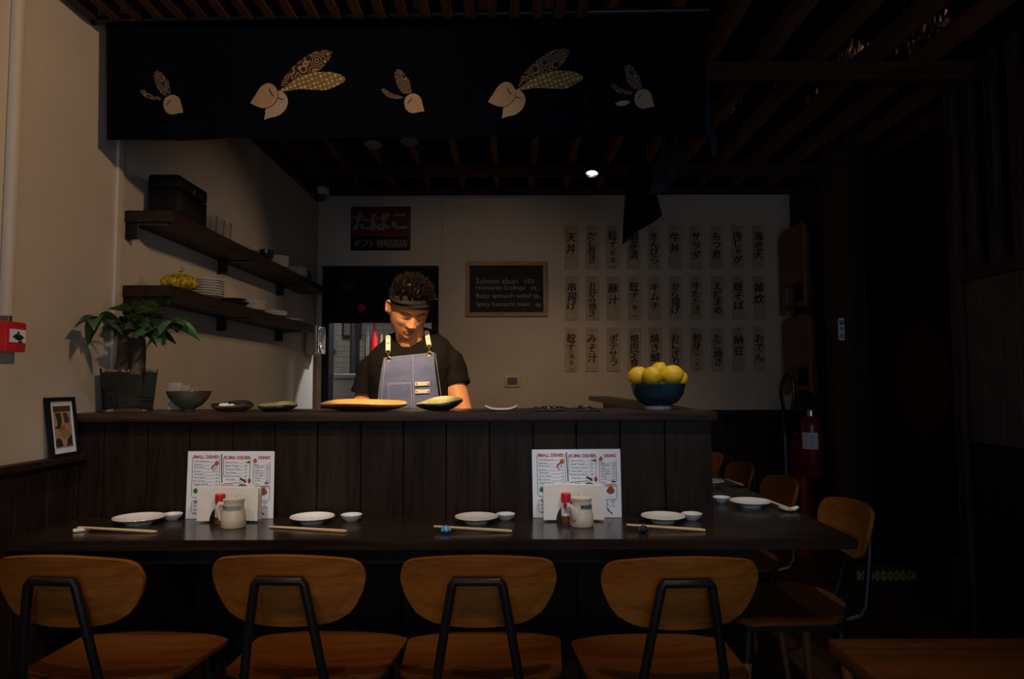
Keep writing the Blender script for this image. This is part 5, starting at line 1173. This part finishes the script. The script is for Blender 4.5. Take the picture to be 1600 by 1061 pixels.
track_lamp('black ceiling spotlight glimmering behind the printed cloth', (0.44, 2.72, 2.30), (0.50, 2.60, 1.1))
# silver ducts and foil insulation between the joists
def flex_duct(px0, py0, px1, py1, Y, r, label):
    a = P(px0, py1, Y); b = Vector((a.x, Y + 0.12, 2.975)); n = 40
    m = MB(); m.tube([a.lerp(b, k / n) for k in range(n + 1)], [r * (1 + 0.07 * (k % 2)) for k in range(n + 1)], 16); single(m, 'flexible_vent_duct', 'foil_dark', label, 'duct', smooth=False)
flex_duct(583, 214, 584, 226, 3.4, 0.045, 'silver flexible duct end above the cook, nearer the side wall')
flex_duct(640, 212, 640, 222, 3.4, 0.045, 'silver flexible duct end above the cook, nearer the lamp')
rgf = random.Random(3)
fo = [(PZ(a, b, 2.83), sx, sy) for a, b, sx, sy in ((1322, 98, .11, .30), (1440, 55, .10, .35), (1130, 172, .12, .30), (1208, 160, .10, .35), (1278, 150, .10, .20))]
for k, (c_, sx, sy) in enumerate(fo):
    x0, x1, y0, y1 = c_.x - sx / 2, c_.x + sx / 2, c_.y - sy / 2, c_.y + sy / 2
    hm_ = [[rgf.random() for _ in range(40)] for _ in range(12)]
    m = MB(); m.slab(lambda u, v: (Vector((x0 + (x1 - x0) * v, y0 + (y1 - y0) * u, 2.80 + 0.09 * hm_[int(v * 9)][int(u * 30)])), (0, 0, 1)), 31, 10, 0.001)
    single(m, 'foil_insulation', 'foil_warm_lit', 'crumpled foil insulation between the joists, %s' % ('largest one just before the crossing beam', 'closest to the slat screen', 'beside the side cloth behind the beam', 'in the second gap behind the beam', 'in the third gap behind the beam')[k], 'insulation', 'foil insulation between the joists', smooth=False)
# ------------------------------------------------------------------ the cook
CX, CY = -0.425, 2.98
cook = thing('person', 'person in black T-shirt, black headband and grey denim apron looking down at the counter', 'person', (CX, CY, 0))
SHEAR = 0.10
def lerp_tab(tab, z):
    if z <= tab[0][0]: return tab[0][1:]
    for a, b in zip(tab, tab[1:]):
        if z <= b[0]:
            s = (z - a[0]) / (b[0] - a[0]); s = s * s * (3 - 2 * s) if False else s
            return tuple(p + (q - p) * s for p, q in zip(a[1:], b[1:]))
    return tab[-1][1:]
TOR = [(0.80, .165, .118, 2.995), (0.90, .166, .120, 2.985), (1.02, .166, .124, 2.968), (1.12, .168, .126, 2.955), (1.20, .172, .124, 2.950), (1.26, .178, .116, 2.950), (1.30, .180, .104, 2.956), (1.346, .172, .088, 2.968), (1.384, .140, .072, 2.982), (1.414, .105, .057, 2.995), (1.434, .066, .044, 3.002)]
def shz(x, z): return z + SHEAR * (x - CX) * max(0.0, min(1.0, (z - 0.85) / 0.25))
def torso(m, inset):
    def fn(u, v):
        z = 0.80 + (1.434 - inset - 0.80) * v; a, b, yc = lerp_tab(TOR, z); a -= inset; b -= inset; t = 2 * math.pi * u; p = 2 / 2.5
        c, s = math.cos(t), math.sin(t); x = CX + a * math.copysign(abs(c) ** p, c); y = yc + b * math.copysign(abs(s) ** p, s); return (x, y, shz(x, z))
    m.grid(fn, 56, 60, closed_u=True, cap=True)
def front_y(x, z):
    zz = z - SHEAR * (x - CX); a, b, yc = lerp_tab(TOR, zz); k = min(1, abs((x - CX) / a)); return yc - b * (1 - k ** 2.5) ** 0.4
def on_shirt(px, py, off=0.012):
    Y = 2.86
    for _ in range(6): p = P(px, py, Y); Y = front_y(p.x, p.z) - off
    return P(px, py, Y)
# head, in its own frame: face towards -y
HC = Vector((CX + 0.002, 2.885, 1.511)); HM = Matrix.Translation(HC) @ (Matrix.Rotation(R(24), 3, 'Z') @ Matrix.Rotation(R(3), 3, 'Y') @ Matrix.Rotation(R(34), 3, 'X')).to_4x4()
HT = [(-.119, .012, -.058, -.010), (-.116, .030, -.068, .000), (-.105, .049, -.078, .015), (-.088, .060, -.083, .035), (-.062, .0685, -.084, .058), (-.03, .0735, -.085, .076), (0, .0755, -.083, .090), (.03, .0755, -.088, .098), (.06, .0755, -.085, .098), (.085, .067, -.070, .086), (.104, .048, -.046, .062), (.114, .028, -.024, .036), (.119, .006, -.004, .012)]
def HP(x, y, z): return HM @ Vector((x, y, z * 0.93 if z < 0 else z))
def G(x, s): return math.exp(-(x / s) ** 2)
def feat(x, z):
    d = 0.0; ax = abs(x)
    nz = max(0.0, min(1.0, (0.012 - z) / 0.048))
    d += 0.0225 * nz ** 1.2 * G(x, 0.0095 + 0.004 * nz) * (1 if z > -0.038 else G(z + 0.038, 0.007))              # nose ridge to tip
    d += 0.0105 * G(ax - 0.0135, 0.0065) * G(z + 0.040, 0.0085)                                             # nostril wings
    d -= 0.0075 * G(ax - 0.031, 0.015) * G(z - 0.001, 0.012)                                                # sockets
    d += 0.0080 * G(ax - 0.032, 0.0130) * G(z + 0.0015, 0.0078)                                             # lids
    d += 0.0045 * G(ax - 0.030, 0.022) * G(z - 0.020, 0.008)                                                # brow ridge
    d += 0.0045 * G(ax - 0.045, 0.017) * G(z + 0.028, 0.018)                                                # cheeks
    d += 0.0046 * G(x, 0.022) * G(z + 0.0630, 0.0052) + 0.0050 * G(x, 0.019) * G(z + 0.0745, 0.0055)      # lips
    d -= 0.0052 * G(x, 0.024) * G(z + 0.0685 + 0.0072 * (x / 0.0235) ** 2, 0.0022)                                                       # mouth line
    d -= 0.0035 * G(x, 0.016) * G(z + 0.085, 0.006)
    d += 0.0070 * G(x, 0.020) * G(z + 0.102, 0.011)                                                         # chin
    d -= 0.0025 * G(x, 0.004) * G(z + 0.053, 0.006)                                                         # philtrum
    return d
def hsec(t, z, off=0.0):
    w, f, b = lerp_tab(HT, z); p = 2 / 2.3 if math.sin(t) < 0 else 2 / 2.05; c, s = math.cos(t), math.sin(t)
    x = (w + off) * math.copysign(abs(c) ** p, c); y = ((abs(f) + off) if s < 0 else (b + off)) * math.copysign(abs(s) ** p, s)
    if s < 0 and f > 0: y = 0
    return x, y
def face_y(x, z):
    w, f, b = lerp_tab(HT, z); k = min(0.999, abs(x / w)); return f * (1 - k ** 2.3) ** (1 / 2.3) - feat(x, z)
m = MB()
def headf(u, v):
    z = -0.119 + 0.238 * v; t = 2 * math.pi * u; x, y = hsec(t, z)
    if math.sin(t) < 0: y -= feat(x, z) * min(1, -math.sin(t) * 3)
    return HP(x, y, z)
m.grid(headf, 150, 130, closed_u=True, cap=True)
for s in (-1, 1):                                                                            # ears
    E_ = HM @ Matrix.Translation((s * 0.0765, 0.014, -0.010)) @ Euler((R(-8), 0, R(-s * 24))).to_matrix().to_4x4()
    bmesh.ops.create_uvsphere(m.bm, u_segments=20, v_segments=14, radius=1, matrix=E_ @ Matrix.Diagonal((0.0075, 0.019, 0.032, 1)))
    ring = [E_ @ Vector((s * 0.008, 0.017 * math.cos(a), 0.003 + 0.027 * math.sin(a))) for a in [R(-60 + 15 * k) for k in range(20)]]; m.tube(ring, 0.0042, 8)
m.tube([(CX, 2.985, 1.26), (CX, 2.968, 1.33), (CX - 0.001, 2.935, 1.40), (CX - 0.003, 2.912, 1.455), (CX - .004, 2.90, 1.49)], [0.09, 0.070, 0.060, 0.058, 0.058], 28)
torso(m, 0.014)
def arm(m, sx, el, wr, hd):
    sh = Vector((CX + sx * 0.158, 2.966, 1.262 + sx * 0.018)); el, wr = Vector(el), Vector(wr)
    pts = [sh, sh.lerp(el, .35), sh.lerp(el, .75), el, el.lerp(wr, .25), el.lerp(wr, .7), wr]
    m.tube(pts, [0.050, 0.049, 0.046, 0.043, 0.0435, 0.034, 0.027], 20)
    m.ball(sh, 0.048); m.ball(el, 0.0435)
    d = (Vector(hd) - wr).normalized(); up = Vector((0, 0, 1)); s = d.cross(up).normalized() * sx; n = s.cross(d).normalized(); n = n if n.z > 0 else -n
    c = wr + d * 0.045
    m.tube([wr, c + n * 0.002], [0.025, 0.03], 14)
    q = Matrix((s, d, n)).transposed().to_4x4(); m.ball(c, (0.040, 0.048, 0.015), m=q.to_3x3())
    for k, (o, L) in enumerate(((-0.030, 0.066), (-0.011, 0.077), (0.009, 0.072), (0.028, 0.056))):          # index on the inner side
        b = c + d * 0.040 - s * (-o) * 1.0; dd = (d + s * o * 2).normalized()
        m.tube([b - d * .012, b + dd * L * 0.42 + n * 0.008, b + dd * L * 0.78 - n * 0.006, b + dd * L * 0.92 - n * 0.020], [0.0095, 0.0088, 0.0080, 0.0068], 10)
    b = c - d * 0.018 - s * 0.034; m.tube([b + s * .012, b - s * 0.014 + d * 0.022 - n * 0.004, b - s * 0.016 + d * 0.050 - n * 0.010], [0.0125, 0.0105, 0.008], 10)
arm(m, -1, (CX - 0.212, 2.945, 1.065), (CX - 0.125, 2.745, 0.925), (CX - 0.07, 2.62, 0.895))
arm(m, 1, (CX + 0.222, 2.915, 1.075), (CX + 0.150, 2.730, 0.928), (CX + 0.085, 2.61, 0.895))
for s in (-1, 1):                                                                            # legs and feet
    m.tube([(CX + s * .085, 2.995, 0.86), (CX + s * .090, 2.99, 0.66), (CX + s * .095, 2.985, 0.47), (CX + s * .097, 3.00, 0.28), (CX + s * .10, 3.01, 0.09), (CX + s * .10, 3.01, 0.05)], [0.092, 0.080, 0.060, 0.054, 0.036, 0.036], 20)
    m.ball((CX + s * .102, 2.955, 0.042), (0.042, 0.115, 0.038))
body = m.build('body', 'skin', cook)
rm = body.modifiers.new('skin_surface', 'REMESH'); rm.mode = 'VOXEL'; rm.voxel_size = 0.0027; rm.use_smooth_shade = True
sm = body.modifiers.new('soften', 'SMOOTH'); sm.factor = 0.5; sm.iterations = 2
def on_face(x, z, off): return HP(x, face_y(x, z) - off, z)
def face_patch(pts, name, mat, r, off=0.0005, taper=True):
    n = len(pts); m = MB(); m.tube([on_face(x, z, off) for x, z in pts], [r * (0.35 + 0.65 * math.sin(math.pi * (k + .4) / (n - .2))) if taper else r for k in range(n)], 8); return m.build(name, mat, cook)
for s in (-1, 1):
    m = MB(); m.slab(lambda u, v: (on_face(s * (0.013 + 0.040 * u), 0.0165 + 0.0075 * math.sin(math.pi * min(1, u * 0.86)) - 0.007 * max(0, u - .55) + (v - .5) * 0.0066 * (1 - 0.65 * max(0, (u - .5) * 2) ** 1.5), 0.0008), (HM.to_3x3() @ Vector((0, -1, 0)))), 14, 4, 0.0012); m.build('eyebrow', 'brow_dark', cook)
    face_patch([(s * (0.0175 + 0.0295 * k / 9), -0.0058 - 0.0030 * math.sin(math.pi * k / 9) + 0.001 * k / 9) for k in range(10)], 'eyelash', 'brow_dark', 0.0012)
    if 'crease_skin' not in MATS: plain('crease_skin', (0.33, 0.14, 0.07), 0.6)
def lips(z0, z1, sgn):
    m = MB()
    def fn(u, v):
        x = 0.0275 * (2 * u - 1); k = 1 - (2 * u - 1) ** 2; mid = -0.0685 - 0.0072 * (1 - k); e = (z0 if sgn > 0 else z1) - mid
        bow = -0.0012 * G(x, 0.004) if sgn > 0 else 0; z = mid + (e * k ** 0.8 + bow) * v; return on_face(x, z, 0.0005 + 0.0008 * k * math.sin(math.pi * v)), HM.to_3x3() @ Vector((0, -1, 0))
    m.slab(fn, 20, 6, 0.0004); return m
lips(-0.0625, 0, 1).build('lip', 'lip', cook); lips(0, -0.0765, -1).build('lip', 'lip', cook)
face_patch([(0.0275 * (2 * k / 12 - 1), -0.0686 - 0.0072 * (2 * k / 12 - 1) ** 2) for k in range(13)], 'mouth_line', 'crease_skin', 0.0011)
for s in (-1, 1): m = MB(); m.ball(on_face(s * 0.0075, -0.0475, -0.0015), (0.0038, 0.0035, 0.0022), 10, 6); m.build('nostril', 'brow_dark', cook)
# hair: cap and tufts
m = MB()
def capf(u, v):
    t = 2 * math.pi * u; zb = 0.070 - 0.40 * (hsec(t, 0.05)[1] + 0.088); z = zb + (0.119 - zb) * v; x, y = hsec(t, z, 0.003 + 0.009 * v); return HM @ Vector((x, y, z + 0.014 * v))
m.grid(capf, 60, 24, closed_u=True, cap=True)
def napef(u, v):                                                                              # back and sides below the band
    t = R(8) + R(164) * u; z = 0.05 - 0.105 * v * (0.45 + 0.55 * math.sin(math.pi * u)); x, y = hsec(t, z, 0.006 * (1 - v) + .001); return HM @ Vector((x, y, z)), HM.to_3x3() @ Vector((0, 1, 0))
m.slab(napef, 40, 14, 0.002)
for s in (-1, 1):
    m.slab(lambda u, v: (HM @ Vector((s * (lerp_tab(HT, 0.03 - 0.05 * v)[0] + 0.0012), -0.012 + 0.024 * u + 0.006 * v, 0.035 - 0.062 * v)), HM.to_3x3() @ Vector((s, 0, 0))), 6, 8, 0.002)
rh = random.Random(4); cnt = 0
while cnt < 1000:
    t = rh.uniform(0, 2 * math.pi); zb = 0.074 - 0.40 * (hsec(t, 0.05)[1] + 0.088); z = zb + (0.121 - zb) * rh.random() ** 0.8; x, y = hsec(t, min(z, 0.1185), 0.003); c = Vector((x, y, z + 0.010))
    nrm = Vector((x * 0.42, y * 0.55, (z - 0.01) * 1.3)).normalized()
    d = (nrm + Vector((rh.uniform(-.25, .25), rh.uniform(-.65, .05), rh.uniform(.1, .6)))).normalized()
    L = rh.uniform(0.016, 0.029) * (0.75 + 0.35 * max(0, nrm.z)); bend = d + Vector((rh.uniform(-.15, .15), rh.uniform(-.35, .0), rh.uniform(-.25, .1)))
    p0 = c - nrm * 0.006; p1 = c + d * L * .5; p2 = p1 + bend.normalized() * L * .5
    m.tube([HM @ p0, HM @ p1, HM @ p2], [0.0042, 0.0033, 0.0005], 5); cnt += 1
m.build('hair', 'hair_dark', cook, sharp=60)
# headband with knot
m = MB()
def bandf(u, v):
    t = 2 * math.pi * u; x0, y0 = hsec(t, 0.05); tilt = -0.40 * (y0 + 0.088)
    z = 0.046 + 0.044 * v + tilt; off = 0.0035 + 0.003 * v + 0.0018 * math.sin(v * 13 + 2.2 * math.sin(2 * t)) + 0.0015 * math.sin(math.pi * v); x, y = hsec(t, max(-.05, min(z, 0.090)), off); nr = Vector((x, y, 0)).normalized()
    return HM @ Vector((x, y, z)), HM.to_3x3() @ nr
m.slab(bandf, 73, 16, 0.0025); hb_ = m.build('headband', 'band_black', cook)
m = MB(); k0 = Vector((0.080, -0.020, 0.062)); m.ball(HM @ k0, 0.0095, 14, 10); m.tube([HM @ (k0 + Vector((-.03, -.035, -.012))), HM @ (k0 + Vector((-.010, -.014, -.003))), HM @ k0], [0.005, 0.0075, 0.008], 10)
for dx_, dz_ in ((0.010, 0.020), (0.022, 0.006)): m.tube([HM @ k0, HM @ (k0 + Vector((dx_ * .6, -.004, dz_ * .7))), HM @ (k0 + Vector((dx_, -.008, dz_)))], [0.0060, 0.0055, 0.0030], 8)
m.build('knot', 'band_black', hb_)
# T-shirt
m = MB(); torso(m, 0.0)
for sx, el, hz in ((-1, (CX - 0.214, 2.945, 1.065), 0.50), (1, (CX + 0.224, 2.920, 1.075), 0.42)):
    sh = Vector((CX + sx * 0.130, 2.968, 1.300 + sx * 0.014)); el = Vector(el); out = sh + Vector((sx * 0.036, 0, -0.028)); e = out.lerp(el, hz)
    m.tube([sh, out, out.lerp(e, .35), out.lerp(e, .7), e], [0.062, 0.0640, 0.0625, 0.0605, 0.0600], 26); m.ball(out + Vector((0, 0, -0.004)), 0.0635, 24, 16)
shirt = m.build('t_shirt', 'shirt_black', cook)
rm = shirt.modifiers.new('cloth_surface', 'REMESH'); rm.mode = 'VOXEL'; rm.voxel_size = 0.005; rm.use_smooth_shade = True
sm = shirt.modifiers.new('soften', 'SMOOTH'); sm.factor = 0.6; sm.iterations = 12
tx_ = bpy.data.textures.new('cloth_folds', 'CLOUDS'); tx_.noise_scale = 0.07; dm = shirt.modifiers.new('folds', 'DISPLACE'); dm.texture = tx_; dm.strength = 0.014; dm.mid_level = 0.55
cc = Vector((CX, 2.950, 1.393)); Mc = Matrix.Translation(cc) @ Matrix.Rotation(SHEAR * -.9, 4, 'Y') @ Matrix.Rotation(R(30), 4, 'X')
MB().tube([Mc @ Vector((0.073 * math.cos(a), 0.063 * math.sin(a), 0)) for a in [2 * math.pi * k / 40 for k in range(40)]], 0.0075, 10, closed=True).build('collar', 'shirt_black', shirt)
for sx, el, hz in ((-1, (CX - 0.214, 2.945, 1.065), 0.50), (1, (CX + 0.224, 2.920, 1.075), 0.42)):
    out = Vector((CX + sx * 0.166, 2.968, 1.268 + sx * 0.014)); el = Vector(el); e = out.lerp(el, hz); d = (el - out).normalized()
    MB().tube([e - d * 0.022, e - d * .002, e + d * 0.003], [0.0605, 0.0620, 0.0605], 30).build('sleeve_hem', 'shirt_black', shirt)
# trousers and shoes
m = MB(); m.tube([(CX, 2.995, 0.93), (CX, 2.995, 0.80)], [0.15, 0.155], 28)
for s in (-1, 1): m.tube([(CX + s * .070, 2.995, 0.86), (CX + s * .090, 2.99, 0.66), (CX + s * .096, 2.985, 0.47), (CX + s * .098, 3.00, 0.28), (CX + s * .10, 3.005, 0.06)], [0.105, 0.095, 0.078, 0.070, 0.066], 22)
m.build('trousers', 'trouser', cook)
for s in (-1, 1):
    m = MB(); m.ball((CX + s * .102, 2.955, 0.047), (0.050, 0.130, 0.046)); m.box(CX + s * .102 - 0.05, CX + s * .102 + 0.05, 2.825, 3.08, 0.0, 0.022, 0.01, seg=2); m.build('shoe', 'shoe_black', cook)
# apron
A_TOP, A_BOT = 1.318, 0.50
def ahw(z): return 0.1015 + 0.052 * max(0, min(1, (A_TOP - z) / 0.40)) ** 1.1
def ap(u, v, off=0.011):
    z = A_TOP + (A_BOT - A_TOP) * v; x = CX + 0.006 + (2 * u - 1) * ahw(z); zz = shz(x, z) if z > 0.8 else z
    y = (front_y(x, zz) if z > 0.82 else front_y(x, 0.82)) - off - 0.003 * math.sin(u * 7 + v * 9) * v; return Vector((x, y, zz)), (0, -1, 0)
m = MB(); m.slab(ap, 30, 60, 0.003); apron = m.build('apron', 'denim', cook)
def apx(px, py, off=0.0165): return on_shirt(px, py, off)
def poly_px(pts, off): return [apx(x, y, off) for x, y in pts]
def dense(pts, n=8):
    out = []
    for a, b in zip(pts, pts[1:]): out += [(a[0] + (b[0] - a[0]) * k / n, a[1] + (b[1] - a[1]) * k / n) for k in range(n)]
    return out + [pts[-1]]
m = MB()
for pts in (((602.5, 561), (679, 551.5)), ((602, 562), (595, 637)), ((680, 553), (692, 637)), ((645, 556), (647, 637)), ((607, 600), (607.5, 637)), ((607, 599), (642, 597.5)), ((607, 601), (642, 599.5)), ((642, 597.5), (643, 637))):
    m.tube(poly_px(dense(pts), 0.0158), 0.0010, 5)
m.build('stitching', 'denim_light', apron)
m = MB(); m.slab(lambda u, v: (apx(607 + 35.5 * u, 598.5 - 1.2 * u + 40 * v, 0.0148), (0, -1, 0)), 10, 10, 0.0016); m.build('pocket', 'denim', apron)
for x0, x1, y in ((648.5, 671, 600), (649, 671.5, 611.8)):
    m = MB(); m.slab(lambda u, v: (apx(x0 + (x1 - x0) * u, y - 3 + 6 * v - 0.8 * u, 0.0165), (0, -1, 0)), 10, 4, 0.0025); lp_ = m.build('leather_loop', 'leather_tan', apron)
    m = MB()
    for q in (x0 + 2.5, x1 - 2.5): m.ball(apx(q, y - .4, 0.0195), (0.0035, 0.002, 0.0035), 10, 6)
    m.build('rivet', 'brass', lp_)
for tab, ey in ((((606.5, 524), (606.5, 533), (606.5, 549)), (607.5, 561)), (((667, 516.5), (668, 526), (670.5, 540)), (671.3, 553))):
    m = MB(); pts = [apx(x, y, 0.013) for x, y in dense(tab, 5)]
    wv = Vector((0.0095, 0, 0)); m.prism([p - wv * (0.75 if i == 0 else 1) for i, p in enumerate(pts)] + [p + wv * (0.75 if i == 0 else 1) for i, p in enumerate(pts)][::-1], (0, -0.0032, 0)); st = m.build('strap_tab', 'leather_tan', apron, smooth=False)
    m = MB()
    for k in (2, 6): m.ball(pts[k] + Vector((0, -0.0040, 0)), (0.0034, 0.002, 0.0034), 10, 6)
    m.build('rivet', 'brass', st)
    top, low, e = pts[0], pts[-1], apx(*ey, 0.016)
    m = MB(); m.tube([top + Vector((0, .002, -0.004)), top + Vector((0, 0.040, 0.006)), top + Vector((0, 0.085, -0.006))], 0.006, 8); m.build('shoulder_strap', 'shirt_black', apron)
    m = MB(); m.tube([low + Vector((0.009 * math.cos(a), -0.004, 0.006 * math.sin(a) - 0.002)) for a in [2 * math.pi * k / 18 for k in range(18)]], 0.0016, 6, closed=True); m.tube([low + Vector((0, -.005, -.007)), low.lerp(e, .5) + Vector((0, -.006, 0)), e + Vector((0, -0.004, 0.008))], 0.0026, 8); m.build('snap_hook', 'brass', st)
    m = MB(); m.tube([e + Vector((0.0085 * math.cos(a), -0.001, 0.0085 * math.sin(a))) for a in [2 * math.pi * k / 20 for k in range(20)]], 0.0022, 8, closed=True); ew = m.build('eyelet', 'brass', apron)
    m = MB(); m.lathe([(0, 0), (0.0072, 0), (0.0072, 0.001), (0, 0.001)], (0, 0, 0), 16, m=Matrix.Translation(e + Vector((0, 0.001, 0))) @ Matrix.Rotation(R(90), 4, 'X')); m.build('eyelet_hole', 'ink', ew)
